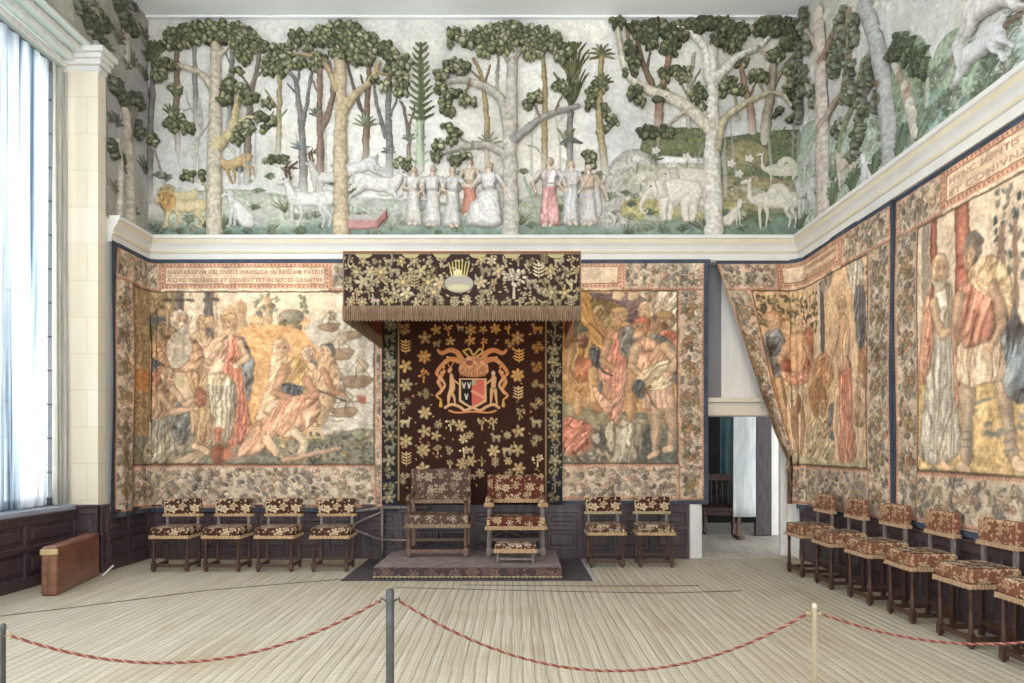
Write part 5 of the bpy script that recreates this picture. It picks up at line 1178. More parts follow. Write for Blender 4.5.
# ---- tapestry right of the canopy
def paint_mid(cv):
    X, Y = cv.X, cv.Y
    cv.rect(560, 290, 680, 466, (196, 156, 104), rnd=.3)
    cv.poly([(584, 293), (676, 293), (676, 330), (640, 330), (600, 312)], (104, 88, 100), sm=False, fold=(.9, 5, .14))
    cv.poly([(560, 292), (586, 292), (604, 330), (606, 352), (584, 350), (560, 340)], (206, 156, 84), fold=(-.4, 7, .14), edge=ED)
    cv.poly([(634, 292), (678, 292), (678, 334), (660, 320), (645, 300)], (204, 196, 172), fold=(.7, 5, .2), edge=ED)
    cv.poly([(590, 300), (620, 306), (606, 330)], (150, 132, 84), fold=(.8, 3, .3))
    for x in (618, 632): cv.ell(x, 296, 6, 5, (216, 190, 150), edge=ED)
    for i in range(14): cv.cap([(612+i*3, 318-i), (632+i*2, 300-i*.4)], .4, (150, 130, 120), al=.6)
    # ground
    cv.poly([(560, 410), (600, 414), (680, 410), (680, 466), (560, 466)], (104, 114, 108), sm=False, rnd=.4)
    cv.poly([(560, 404), (606, 412), (640, 420), (676, 414), (676, 424), (620, 432), (560, 420)], (150, 146, 118), rnd=.3)
    cv.rect(600, 424, 660, 462, (76, 90, 94), al=.5, fold=(0, 5, .2))
    cv.poly([(562, 420), (588, 424), (592, 444), (578, 456), (562, 452)], (196, 124, 104), fold=(.8, 6, .2), edge=ED)
    cv.poly([(608, 424), (640, 426), (634, 460), (608, 460)], (176, 178, 160), fold=(.2, 7, .2), edge=ED)
    cv.ell(598, 440, 8, 8.5, (112, 122, 124), mod=.4, edge=ED); cv.ell(596, 438, 4, 5, (186, 184, 170)); cv.cap([(604, 446), (612, 456)], 1.2, (90, 84, 76))
    foliage_p(cv, 564, 450, 610, 462, 40, [SLATE, (170, 160, 120), (200, 180, 150)])
    # soldier at left
    for a, b in (((580, 378), (578, 412)), ((592, 376), (590, 404))): cv.cap([a, b], [5, 3.4], (206, 160, 112), edge=ED)
    cv.poly([(570, 346), (588, 340), (598, 356), (596, 384), (586, 396), (572, 388), (566, 366)], (186, 146, 84), fold=(.4, 6, .2), edge=ED)
    cv.poly([(588, 352), (598, 350), (604, 372), (598, 400), (590, 384)], SLATE, fold=(.2, 4, .25), edge=ED); cv.poly([(576, 360), (590, 362), (588, 380), (574, 380)], (200, 120, 84), fold=(.3, 4, .2), edge=ED)
    head(cv, 582, 336, 8, hair=(86, 84, 76), face=1, beard=(120, 84, 60), crown=(96, 100, 96)); arm(cv, (572, 350), (566, 372), (578, 386), 3.8, (206, 160, 112))
    for x in (592, 606): cv.cap([(x, 372), (x+3, 410)], [5, 3.4], (204, 166, 110), edge=ED)
    cv.ell(598, 408, 9, 6, (198, 150, 104), mod=.2, edge=ED)
    # enthroned man in pink
    cv.cap([(628, 366), (632, 388), (630, 418)], [8, 6, 4], (224, 166, 108), edge=ED, mod=.25); cv.cap([(612, 372), (618, 396), (612, 418)], [7, 5, 4], (214, 158, 104), edge=ED, mod=.2)
    cv.poly([(604, 336), (618, 328), (632, 334), (634, 350), (626, 366), (626, 386), (620, 420), (612, 420), (604, 404), (608, 384), (598, 378), (602, 356)], (220, 160, 136), fold=(.5, 8, .13), edge=ED, mod=.2)
    fold_strokes(cv, (606, 340, 628, 340, 604, 402, 622, 410), 6, (186, 108, 92), .6)
    cv.poly([(592, 386), (606, 400), (622, 396), (610, 412), (600, 408)], (226, 176, 148), fold=(.6, 5, .15), edge=ED)
    cv.poly([(620, 330), (632, 328), (638, 344), (630, 358), (620, 350)], (116, 124, 122), fold=(.3, 4, .3), edge=ED); head(cv, 617, 317, 9, hair=(206, 168, 116), beard=(196, 152, 104), face=-1, crown=(212, 176, 116))
    arm(cv, (608, 342), (602, 362), (616, 370), 4, (222, 172, 134)); cv.cap([(590, 362), (612, 376)], 1, (90, 80, 70))
    # heads behind
    head(cv, 645, 312, 8.5, hair=(206, 186, 150), face=-1); cv.poly([(636, 320), (654, 320), (654, 338), (636, 336)], (196, 160, 124), fold=(.2, 5, .15), edge=ED)
    head(cv, 663, 322, 9, hair=(140, 116, 84), beard=(130, 100, 74), face=-1, crown=(170, 140, 92)); cv.poly([(662, 332), (674, 334), (677, 352), (660, 344)], (202, 112, 92), edge=ED, fold=(.3, 4, .15))
    # general with cape
    cv.cap([(650, 396), (656, 428), (654, 452)], [7.5, 5, 3.6], (222, 190, 156), edge=ED, mod=.25); cv.cap([(666, 394), (672, 424), (670, 446)], [7, 5, 3.6], (214, 182, 148), edge=ED, mod=.25)
    for x, y in ((652, 454), (668, 448)): cv.cap([(x+2, y), (x-5, y+3)], [3.6, 2.2], (212, 180, 146), edge=ED)
    cv.poly([(650, 334), (668, 340), (676, 356), (676, 384), (668, 372), (658, 352)], (98, 112, 120), fold=(.6, 5, .26), edge=ED)
    cv.poly([(634, 346), (646, 338), (660, 344), (666, 360), (662, 378), (650, 386), (638, 378), (630, 364)], (222, 178, 146), fold=(.4, 9, .08), edge=ED, mod=.25)
    for i in range(6): cv.poly([(640+i*5.2, 384), (645+i*5.2, 384), (647+i*5.2, 408), (641+i*5.2, 408)], (222, 186, 164), sm=False, edge=(.6, (170, 104, 84)))
    cv.poly([(636, 376), (662, 362), (672, 368), (668, 388), (648, 390), (638, 396)], (206, 196, 164), fold=(.9, 6, .16), edge=ED); cv.poly([(634, 380), (644, 384), (642, 400), (632, 392)], SLATE, fold=(.4, 4, .2))
    arm(cv, (664, 348), (676, 362), (666, 376), 4.6); arm(cv, (636, 348), (630, 366), (640, 376), 4.2); head(cv, 640, 328, 8.5, hair=(200, 108, 80), beard=(206, 160, 120), face=-1, crown=(206, 112, 84))
    cv.cap([(644, 388), (674, 438)], 1.2, (140, 120, 96)); cv.cap([(640, 392), (650, 386)], 1.4, (120, 96, 70))
    frame(cv, 540, 703, 262, 500, 560, 676, 292, 463, (560, 622))
r2, g2 = tapestry('tapestry of armoured soldiers round a seated man in pink, right of the canopy', 561, 703, 263, 500, 1.7, paint_mid, cloth(on_back(.04), 1.0, 40), [(561, 260.6, 708, 265), (703, 263, 708, 504), (561, 500, 703, 504)], (1.4, BY, 2.6))

# ---- tapestry drawn aside across the right-hand corner (x > 800 lies on the right wall)
CX3 = (RX-.0)*70+HX
def corner_right(off, rad=15.0):
    def g(x, y, h):
        s = np.asarray(x)-CX3; X = np.empty_like(s); Y = np.empty_like(s); nx = np.empty_like(s); ny = np.empty_like(s)
        q = rad*math.pi/4; r = rad/70; a = s > q; b = s < -q; m = ~(a | b)
        X[b] = (s[b]+CX3-HX)/70; Y[b] = BY-off; nx[b] = 0; ny[b] = -1
        X[a] = RX-off; Y[a] = BY-s[a]/70; nx[a] = -1; ny[a] = 0
        t = (s[m]/q+1)/2*math.pi/2
        X[m] = RX-off-r+r*np.sin(t); Y[m] = BY-off-r+r*np.cos(t); nx[m] = -np.sin(t); ny[m] = -np.cos(t)
        return X+nx*h/70, Y+ny*h/70, zz(y)
    return g
_c3 = corner_right(.02)
def gathered(x, y, h):
    """left edge swept down to a tie near the corner, folds running into it"""
    x = np.asarray(x); y = np.asarray(y)
    xl = np.interp(y, [258, 264, 300, 340, 362, 385, 413, 430, 452, 464, 475, 512], [715, 716, 727, 740, 747, 754, 765, 771, 781, 787, 790, 790])
    sp = 105.0; t = np.clip((x-716)/sp, 0, 1)         # only the strip beside the doorway is gathered
    xn = np.where(x < 716+sp, xl+(716+sp-xl)*(t**(1+.35*np.clip((y-262)/200, 0, 1))), x)
    comp = np.clip((xl-716)/74, 0, 1)**.6
    w = np.clip(1-t, 0, 1)**.5*comp
    d = w*(5.6*np.sin(t*21+1.0+.004*y)+2.0*np.sin(t*40+.02*y))+w*7.5
    d = d+.5*np.sin(x/23)+.6*np.sin(y/29+x/50)
    return _c3(xn, y, h+d+1.2)
def paint_cor(cv):
    X, Y = cv.X, cv.Y
    cv.rect(716, 290, 975, 505, (222, 196, 160), rnd=.2)
    cv.rect(740, 290, 810, 400, (206, 176, 130), rnd=.3)
    for x0, x1, y0, y1, n in ((742, 800, 296, 326, 130), (812, 845, 300, 340, 60), (800, 812, 300, 330, 20), (925, 940, 300, 460, 60)):
        foliage_p(cv, x0, y0, x1, y1, n, [(96, 96, 74), (120, 118, 92), (80, 86, 74), (146, 138, 106)])
    for i in range(40):
        x, y = RNG.uniform(850, 935), RNG.uniform(300, 400); cv.rect(x, y, x+RNG.uniform(3, 8), y+RNG.uniform(4, 12), rc((222, 190, 156), .08), edge=(.4, (196, 160, 128)), al=.6)
    cv.cap([(790, 300), (788, 360), (792, 462)], [3, 2.4], (132, 112, 84)); cv.cap([(768, 300), (764, 420)], [2.4, 2], (126, 108, 82))
    # striped column, cloth round its foot
    cv.rect(846, 293, 852, 366, (206, 204, 190)); cv.rect(852, 293, 860, 372, (96, 100, 104), mod=.2); cv.poly([(852, 300), (862, 292), (880, 290), (868, 306)], (150, 150, 146), fold=(.4, 4, .2))
    cv.poly([(834, 370), (858, 360), (874, 370), (878, 388), (858, 396), (836, 388)], (212, 160, 116), fold=(1.3, 6, .14), edge=ED); fold_strokes(cv, (836, 372, 838, 388, 872, 370, 876, 386), 3, (170, 112, 80))
    cv.rect(858, 390, 868, 430, (224, 184, 140), rnd=.2)
    # draped blue canopy at right
    cv.poly([(905, 292), (928, 292), (930, 330), (922, 350), (914, 320)], (196, 196, 186), fold=(.2, 5, .2), edge=ED); cv.poly([(918, 316), (934, 322), (934, 372), (924, 366)], (92, 100, 112), fold=(.1, 4, .3), edge=ED); cv.rect(924, 366, 938, 400, (176, 132, 92), fold=(0, 3, .2))
    # woman in a dark and white scarf
    cv.poly([(750, 336), (768, 330), (778, 350), (770, 372), (756, 376), (746, 356)], (104, 110, 116), fold=(.8, 6, .4), edge=ED); head(cv, 764, 322, 9, hair=(186, 130, 92), face=-1)
    # muscular man seen from behind
    for p in ([(786, 396), (784, 426), (790, 456)], [(806, 396), (812, 428), (808, 460)]): cv.cap(p, [7.5, 5, 3.6], (222, 176, 132), edge=ED, mod=.25)
    cv.poly([(776, 384), (812, 384), (820, 402), (806, 408), (780, 406), (770, 400)], (206, 192, 156), fold=(.1, 5, .16), edge=ED); fold_strokes(cv, (776, 386, 814, 386, 774, 404, 816, 402), 8, (150, 146, 126))
    cv.poly([(778, 342), (794, 334), (816, 336), (826, 350), (820, 374), (804, 384), (782, 380), (776, 362)], (228, 184, 140), edge=ED, mod=.3)
    cv.poly([(818, 340), (832, 332), (836, 352), (826, 376), (808, 380), (818, 362)], (204, 124, 100), fold=(.4, 5, .18), edge=ED)
    cv.poly([(770, 368), (800, 374), (824, 372), (822, 384), (790, 386), (768, 380)], (214, 156, 130), fold=(1.5, 4, .15), edge=ED)
    for p in ([(790, 350), (800, 366)], [(812, 348), (806, 366)], [(800, 344), (802, 374)]): cv.cap(p, .8, (190, 138, 100), al=.7)
    arm(cv, (780, 346), (766, 360), (776, 380), 5, (226, 180, 138)); cv.ell(774, 366, 8, 6, (196, 100, 78), edge=ED, mod=.3)
    head(cv, 806, 326, 8.5, hair=(206, 180, 140), face=1); arm(cv, (818, 346), (832, 366), (842, 380), 4.6, (226, 180, 138))
    cv.poly([(826, 392), (846, 384), (862, 394), (866, 410), (846, 420), (830, 410)], (168, 128, 88), rnd=.4, edge=ED); cv.ell(800, 404, 6, 9, (150, 86, 66), edge=ED)
    # crouching and kneeling women in cream
    cv.poly([(826, 428), (850, 418), (876, 424), (886, 442), (878, 458), (850, 464), (824, 460), (816, 446)], (218, 204, 164), fold=(.9, 8, .14), edge=ED); fold_strokes(cv, (830, 428, 874, 426, 822, 460, 876, 458), 9, (150, 146, 122))
    cv.poly([(870, 412), (886, 410), (888, 434), (874, 440)], (100, 112, 122), fold=(.4, 4, .2), edge=ED); head(cv, 858, 412, 8, hair=(206, 170, 120), face=1); arm(cv, (846, 424), (862, 436), (880, 430), 3.8)
    # woman in coral standing and child at right
    cv.poly([(888, 372), (904, 364), (914, 384), (916, 420), (922, 452), (904, 462), (890, 456), (894, 420)], (214, 150, 122), fold=(.15, 6, .16), edge=ED); fold_strokes(cv, (890, 376, 912, 380, 892, 456, 920, 452), 6, (176, 96, 78))
    cv.poly([(884, 340), (902, 334), (910, 352), (906, 376), (888, 378)], (226, 192, 154), fold=(.4, 6, .1), edge=ED); head(cv, 894, 326, 8.5, hair=(216, 180, 132), face=-1); arm(cv, (888, 346), (876, 366), (868, 384), 4)
    for p in ([(888, 400), (884, 430), (890, 460)], [(928, 410), (930, 440), (924, 460)]): cv.cap(p, [5, 3.4], SKN, edge=ED)
    head(cv, 928, 394, 7, hair=(190, 150, 110)); cv.poly([(920, 400), (936, 400), (938, 426), (920, 428)], (208, 176, 140), fold=(.2, 5, .14), edge=ED)
    cv.poly([(748, 448), (830, 456), (870, 462), (938, 458), (938, 466), (748, 466)], (176, 172, 138), rnd=.3)
    frame(cv, 716, 972, 263, 503, 746, 938, 292, 464, (776, 895))
r3, g3 = tapestry('tapestry drawn aside beside the open doorway, hanging across the right corner of the room', 716, 972, 263, 503, 1.7, paint_cor, gathered, [(716, 260.6, 972, 265), (791, 503, 972, 507), (972, 259, 977, 507)], (4.0, BY-.4, 2.6))
for s_, y_ in (('TVVNC OMNES HABENT', 275.6), ('CIRCE SOCIIS REDEMIT', 283.6)):
    text_part(r3, s_, gathered, 818, 887, y_, .082, (176, 128, 104))

# ---- nearest tapestry on the right wall
def paint_near(cv):
    X, Y = cv.X, cv.Y
    cv.rect(170, 290, 430, 468, (222, 208, 186), rnd=.2)
    foliage_p(cv, 284, 296, 400, 352, 260, [(128, 138, 138), (104, 116, 120), (160, 160, 142), (92, 102, 106)])
    for x in (292, 304, 318, 336, 360): cv.cap([(x, 320), (x-1, 410)], [2.6, 2], (150, 128, 112))
    cv.poly([(205, 400), (260, 396), (330, 404), (430, 396), (430, 466), (205, 466)], (206, 178, 122), rnd=.4)
    for i in range(60):
        x, y = RNG.uniform(208, 420), RNG.uniform(404, 462); cv.cap([(x, y), (x+RNG.uniform(4, 12), y+RNG.uniform(-2, 2))], [1.8, .8], RNG.choice([(120, 130, 130), (150, 156, 146), (214, 184, 116), (104, 116, 120)]), al=.8)
    foliage_p(cv, 296, 380, 420, 412, 90, [(206, 182, 130), (160, 160, 120), (196, 140, 110)])
    for x0, w in ((223, 8), (250, 15)):
        cv.rect(x0, 293, x0+w, 400, (196, 122, 104), mod=.4, w=3, rnd=.2); cv.rect(x0-1, 330, x0+w+1, 333, (160, 90, 76))
    cv.rect(214, 293, 222, 400, (150, 142, 134), rnd=.2)
    # lady in a long pale robe
    cv.poly([(222, 346), (236, 338), (246, 346), (244, 372), (250, 410), (256, 444), (248, 454), (226, 458), (210, 450), (216, 412), (222, 378)], (206, 202, 186), fold=(.15, 7, .13), edge=ED, mod=.2)
    fold_strokes(cv, (222, 372, 242, 372, 212, 452, 252, 450), 8, (146, 148, 142))
    cv.poly([(216, 348), (226, 342), (224, 380), (216, 404), (210, 390)], (204, 144, 116), fold=(.1, 5, .14), edge=ED); cv.poly([(246, 352), (254, 372), (254, 420), (246, 404)], (204, 148, 122), fold=(.1, 4, .14), edge=ED)
    cv.ell(232, 330, 9, 12, (196, 190, 172), edge=ED); head(cv, 233, 328, 8.5, hair=(206, 180, 140), face=1); arm(cv, (226, 350), (234, 372), (248, 368), 4); cv.cap([(234, 458), (240, 462)], [3, 2], SKN)
    # soldier with billowing mantle
    cv.cap([(258, 394), (262, 424), (260, 456)], [7.5, 5.4, 4], (224, 200, 170), edge=ED, mod=.25); cv.cap([(286, 392), (296, 424), (302, 452)], [8, 5.4, 4], (224, 198, 168), edge=ED, mod=.25)
    for x, y in ((258, 460), (306, 456)): cv.cap([(x-2, y), (x+6, y+3)], [4, 2.6], (220, 190, 158), edge=ED)
    for x, y in ((261, 436), (299, 438)):
        for q in range(3): cv.rect(x-5, y+q*5, x+5, y+q*5+1.2, (110, 116, 120))
    cv.poly([(290, 352), (306, 372), (318, 398), (314, 420), (296, 416), (286, 392), (284, 368)], (110, 124, 134), fold=(.5, 7, .3), edge=ED)
    cv.poly([(254, 380), (286, 378), (294, 404), (276, 408), (252, 406)], (226, 206, 178), fold=(.05, 6, .10), edge=ED); fold_strokes(cv, (256, 382, 286, 382, 254, 404, 290, 402), 7, (180, 156, 130))
    cv.poly([(252, 348), (270, 340), (284, 346), (288, 366), (280, 382), (260, 384), (252, 368)], (218, 150, 126), fold=(.4, 8, .1), edge=ED, mod=.25)
    cv.poly([(262, 338), (282, 332), (298, 350), (300, 372), (290, 362), (272, 352)], (220, 194, 150), fold=(.7, 6, .16), edge=ED); fold_strokes(cv, (266, 338, 272, 350, 296, 352, 298, 370), 4, (170, 140, 104))
    cv.ell(266, 322, 9, 8, (104, 112, 118), edge=ED); head(cv, 265, 327, 8.5, hair=(120, 110, 100), face=-1); arm(cv, (254, 352), (246, 372), (250, 390), 4.6, (226, 184, 150)); arm(cv, (284, 352), (292, 374), (280, 388), 4.4, (226, 184, 150))
    # partly seen figures beyond
    figure(cv, 345, 458, 122, robe=(196, 200, 196), top=(206, 160, 132), hair=(170, 134, 96), edge=ED, fold=.14, cape=(112, 124, 134))
    figure(cv, 392, 456, 116, robe=(216, 176, 138), hair=(150, 120, 90), edge=ED, legs=True, fold=.14)
    frame(cv, 178, 460, 263, 499, 207, 434, 293, 463, (235, 408))
r4, g4 = tapestry('tapestry of a pale robed lady and striding soldier nearest on the right wall', 178, 460, 263, 499, 1.6, paint_near, cloth(on_right(.0), .7, 44), [(173.5, 259, 178, 504), (178, 260.6, 460, 265), (178, 499, 460, 503.5)], (RX, 5.6, 2.6))
for s_, y_ in (('HVNC MENTIS VIX INVENTE RAPIT', 275.6), ('ET CONIVNX TERRAM PETIT', 283.6)):
    text_part(r4, s_, cloth(on_right(.0), .7, 44), 243, 400, y_, .085, (180, 148, 132))

# ---- canopy of state
ZF = 7.72                                             # distance of the valance
def cz_(y): return EYE-(y-HY)*ZF/F
def cx_(x): return (x-HX)*ZF/F
can = empty('canopy_of_state', (cx_(462), 8.85, cz_(320)), label='dark embroidered fringed canopy projecting over the two thrones, with armorial back cloth', cat='canopy')
SIL = [(166, 148, 118), (146, 130, 104), (176, 160, 132), (134, 120, 90), (154, 134, 98)]
def flower(cv, x, y, r, c, n=6, c2=None):
    a0 = RNG.uniform(0, 1)
    for i in range(n):
        a = a0+i*6.283/n; cv.ell(x+r*.6*math.cos(a), y+r*.6*math.sin(a), r*.44, r*.27, rc(c, .1), a, h=.7, mod=.3, w=.6, edge=(.25, (80, 60, 46)))
    cv.ell(x, y, r*.26, r*.26, c2 or (186, 160, 108), h=.9)
def sprig(cv, x, y, r, c):
    cv.cap([(x, y+r), (x, y-r*.8)], .45, c, h=.5)
    for i in range(4):
        yy = y+r*.7-i*r*.48
        for s_ in (-1, 1): cv.cap([(x, yy), (x+s_*r*.45, yy-r*.18), (x+s_*r*.8, yy-r*.42)], [r*.07, r*.15, r*.05], rc(c, .1), sm=True, h=.7)
    cv.ell(x, y-r, r*.2, r*.3, c, h=.8)
def treelet(cv, x, y, r, c):
    cv.cap([(x, y+r), (x, y)], [.9, .6], c, h=.6)
    for i in range(13):
        a = RNG.uniform(0, 6.28); q = r*RNG.uniform(.1, .75); cv.ell(x+q*math.cos(a), y-r*.25+q*.8*math.sin(a), r*.2, r*.15, rc(c, .15), a, h=.7, edge=(.25, (70, 50, 36)))
def beast(cv, x, y, s, c):
    animal(cv, 'deer', x, y, s, RNG.choice((-1, 1)), c, h=.6)
def motif(cv, x, y, r, cols):
    q = RNG.random(); c = rc(RNG.choice(cols), .06)
    if q < .38: flower(cv, x, y, r, c, RNG.choice((5, 6, 7)))
    elif q < .47: sprig(cv, x, y, r*.9, c)
    elif q < .72: treelet(cv, x, y, r, c)
    elif q < .9:
        for i in range(5):
            a = RNG.uniform(0, 6.28); u, v = x+r*.55*math.cos(a), y+r*.55*math.sin(a); cv.cap([(x, y), (u, v)], .4, c, h=.4); flower(cv, u, v, r*.42, c, 5)
    else: beast(cv, x, y+r*.7, r*1.3, c)
VB = (46, 32, 28)
def vmap(x, y, h): return (np.asarray(x)-HX)*ZF/F-can.location.x, np.full_like(x, ZF-.012-can.location.y)-h/90, cz_(y)-can.location.z
cv = Cv(343, 253, 581, 307, 3.0, VB, solid=True)
for i, x in enumerate(range(350, 578, 13)):
    for j, y in enumerate((261, 272, 283, 293, 302)):
        px, py = x+(6 if j % 2 else 0)+RNG.uniform(-1.5, 1.5), y+RNG.uniform(-1, 1)
        if abs(px-459) < 15 and py < 296 or abs(px-514) < 14 and 268 < py < 296: continue
        motif(cv, px, py, RNG.uniform(6.2, 8.2) if j in (1, 2, 3) else 5.4, SIL)
for i in range(320):
    x, y = RNG.uniform(346, 578), RNG.uniform(256, 304); cv.ell(x, y, 1.8, .95, rc((150, 136, 106)), RNG.uniform(0, 3), h=.5)
for x in (364, 411, 442, 478, 512, 556): cv.poly([(x-8, 253), (x+8, 253), (x+5, 258), (x-5, 258)], (162, 148, 104), h=.7)
cv.ell(459, 284, 14.5, 9, (150, 146, 126), h=1.0, edge=(.6, (60, 44, 36))); cv.ell(459, 281, 12, 5, (150, 142, 132), h=1.0); cv.ell(459, 288, 11, 3.2, (176, 168, 134), h=1.2); cv.ell(458, 273, 4, 3.5, (206, 196, 170), h=1)
for i in range(7): cv.cap([(452+i*2.4, 276), (449+i*3.4, 260+abs(3-i))], [.8, .5], (186, 170, 110), h=.8)
cv.cap([(514, 298), (514, 284)], [1.6, 1], (170, 158, 138), h=.8)
for i in range(34):
    a = RNG.uniform(0, 6.28); q = 11.5*math.sqrt(RNG.random()); cv.ell(514+q*math.cos(a), 277+q*.8*math.sin(a), 2.2, 1.5, rc((170, 160, 136), .15), a, h=.8, edge=(.3, (70, 56, 48)))
cv.rect(343, 253, 581, 254.6, (110, 96, 78)); cv.rect(343, 253, 344.4, 307, (120, 104, 86)); cv.rect(579.6, 253, 581, 307, (110, 94, 78))
cv.mesh('valance_front', vmap, M['emb_attr'], can, full=True)
def fringe(name, p0, p1, z0, z1, mat, parent, n, amp=.010, wav=.0):
    """row of twisted strands between two plan points, hanging from z1 down to z0"""
    bm = bmesh.new(); p0 = Vector(p0); p1 = Vector(p1); d = (p1-p0); nrm = Vector((d.y, -d.x, 0)).normalized(); rows = []
    for zf in (1, .5, 0):
        row = []
        for i in range(n+1):
            o = amp*(1 if i % 2 else -1)*(1 if zf < 1 else .6)
            z = z0+(z1-z0)*zf-(.012*math.sin(i*1.7) if zf == 0 else 0)
            p = p0+d*(i/n)+nrm*o; row.append(bm.verts.new((p.x, p.y, z)))
        rows.append(row)
    for a, b in zip(rows, rows[1:]):
        for i in range(n): bm.faces.new((a[i], a[i+1], b[i+1], b[i]))
    me = bpy.data.meshes.new(name); bm.to_mesh(me); bm.free()
    o = link(name, me, mat, parent); m = o.modifiers.new('thickness', 'SOLIDIFY'); m.thickness = .006; return o
cl_ = can.location
xa, xb = cx_(343)-cl_.x, cx_(581)-cl_.x; yf = ZF-cl_.y; yb = BY-.08-cl_.y; zt = cz_(253)-cl_.z; zb = cz_(307)-cl_.z; zf_ = cz_(321)-cl_.z
fringe('front_fringe', (xa, yf-.02, 0), (xb, yf-.02, 0), zf_, zb+.01, M['fr_brown'], can, 230)
MB().box(xa, yf-.0, zb, xb, yf+.02, zt, .002).box(xa, yf, zt-.02, xb, yb, zt+.02).build('tester', M['lining'], can)
for s_, x_ in ((1, xa), (-1, xb)):
    MB().box(min(x_, x_+s_*.02), yf, zb, max(x_, x_+s_*.02), yb, zt).build('side_valance', M['lining'], can)
    fringe('side_fringe', (x_+s_*.01, yf, 0), (x_+s_*.01, yb, 0), zf_, zb+.01, M['fr_brown'], can, 170)
# the back cloth (painted in wall-scale units)
def dmap(x, y, h): return (np.asarray(x)-HX)/70-cl_.x, np.full_like(x, BY-.10-cl_.y)-.012*np.sin(np.asarray(x)/9)-h/90, zz(y)-cl_.z
LIT_GLD = [(206, 150, 78), (190, 134, 72), (208, 164, 96), (176, 138, 84)]; CRE = [(192, 166, 122), (176, 150, 108), (198, 176, 136)]  # warm light under the canopy is painted into the upper motifs as gold
cv = Cv(383, 296, 562, 504, 2.8, (52, 27, 19), solid=True)
cv.C *= (1+.16*(fbm(cv.X, cv.Y, 12, 4)-.5))[..., None]
cv.rect(383, 296, 399.5, 500, (40, 36, 32)); cv.rect(546, 296, 562, 500, (40, 36, 32))
cv.rect(418, 326, 528, 500, (50, 26, 20), al=.6)
cv.rect(383, 474, 399, 504, (34, 36, 44)); cv.rect(546, 474, 562, 504, (34, 36, 44))
cv.rect(399, 296, 400.6, 500, (150, 122, 84)); cv.rect(544.8, 296, 546.3, 500, (150, 122, 84))
for x0 in (391, 554):
    for j in range(15): motif(cv, x0+RNG.uniform(-1, 1), 326+j*12.2, 6.6, [(136, 130, 104), (150, 142, 112), (126, 114, 84), (144, 132, 112)])
    for i in range(80): cv.ell(x0+RNG.uniform(-7, 7), RNG.uniform(320, 500), 1.5, .8, (132, 128, 104), RNG.uniform(0, 3), h=.4)
for x0 in (407, 425, 518.5, 537):
    for j in range(9):
        y = 330+j*18.5+(9 if x0 in (425, 518.5) else 0); motif(cv, x0+RNG.uniform(-1, 1), y, 6.8, LIT_GLD if y < 380 else CRE)
for x0 in (437, 450, 463, 472, 482, 495, 508):
    for y in (330, 343, 424, 437, 450, 462, 474):
        if RNG.random() < .8: motif(cv, x0+RNG.uniform(-2, 2), y+RNG.uniform(-2, 2), RNG.uniform(4, 6.8), LIT_GLD if y < 380 else CRE)
for i in range(150):
    x, y = RNG.uniform(403, 542), RNG.uniform(322, 495)
    if not (436 < x < 508 and 346 < y < 418): cv.ell(x, y, 1.3, .7, rc((176, 140, 92)), RNG.uniform(0, 3), h=.5)
# armorial: mantling, helm, shield, stag and man, scroll
AR = (206, 142, 92); AR2 = (214, 168, 124)
for s_ in (-1, 1):
    P = lambda dx, y: (472.5+s_*dx, y)
    cv.cap([P(9, 364), P(14, 354), P(22, 351), P(30, 354), P(34, 351)], [3.4, 2.6, 2.4, 2, 1.2], AR, sm=True, h=1.2)
    cv.cap([P(12, 362), P(22, 360), P(30, 366), P(35, 374), P(30, 378)], [3, 2.4, 2, 1.8, 1], AR, sm=True, h=1.2)
    cv.cap([P(28, 372), P(33, 382), P(30, 390), P(35, 396), P(31, 400)], [2, 2, 1.6, 1.4, .8], AR, sm=True, h=1.0)
    cv.cap([P(30, 380), P(27, 386), P(32, 394)], [1.4, 1], AR2, sm=True, h=1.0); cv.cap([P(31, 400), P(31, 406)], [.8, 1.8], (206, 160, 80), h=1.1)
    for q in range(6): cv.ell(*P(24+q*2, 358+q*5), 1.6, 1.1, AR2, q, h=1.1)
cv.cap([(464, 352), (470, 350), (474, 356), (480, 350), (483, 353), (476, 358), (470, 358), (464, 352)], 1.0, (206, 176, 100), sm=True, h=1.2)
cv.poly([(462, 362), (473, 357), (486, 362), (488, 374), (474, 378), (460, 374)], (204, 150, 108), h=1.4, rnd=.4); cv.ell(470, 364, 3.5, 2.6, (150, 92, 84), h=1.6)
for i in range(9): cv.cap([(462+i*2.9, 370), (461+i*3, 377)], .6, (176, 120, 84), h=1.6)
cv.poly([(459.5, 379), (487, 379), (487, 402), (480, 406), (473, 409.5), (466, 406), (459.5, 402)], (212, 176, 130), sm=False, h=1.3, w=1)
cv.poly([(461.8, 380.6), (472.4, 380.6), (472.4, 407), (466, 403.5), (461.8, 400)], (34, 30, 30), sm=False, h=1.4, w=1)
cv.poly([(472.4, 380.6), (484.6, 380.6), (484.6, 400), (479, 404), (472.4, 407)], (206, 104, 92), sm=False, h=1.4, w=1)
cv.rect(472.4, 380.6, 476.5, 386, (170, 164, 136), h=1.5); cv.cap([(473, 392), (484, 398)], 1.6, (222, 150, 120), h=1.6)
for x, y in ((464.6, 385), (469.6, 385), (467, 396)):
    for s_ in (-1, 1): cv.cap([(x, y+3.4), (x+s_*1.5, y-1.6)], [.9, .5], (206, 200, 186), h=1.7)
    cv.ell(x, y+2, 1.0, 2.0, (206, 200, 186), h=1.7)
cv.cap([(452, 376), (453, 388), (450, 396), (449, 404)], [1.8, 3.0, 2.0, .9], AR2, sm=True, h=1.3); cv.cap([(452, 392), (455, 398), (456, 405)], [1.8, .8], AR2, h=1.2); cv.cap([(453, 380), (460, 385)], [1.3, .8], AR2, h=1.2)
cv.ell(450.5, 371, 2.0, 3.0, AR2, .5, h=1.3)
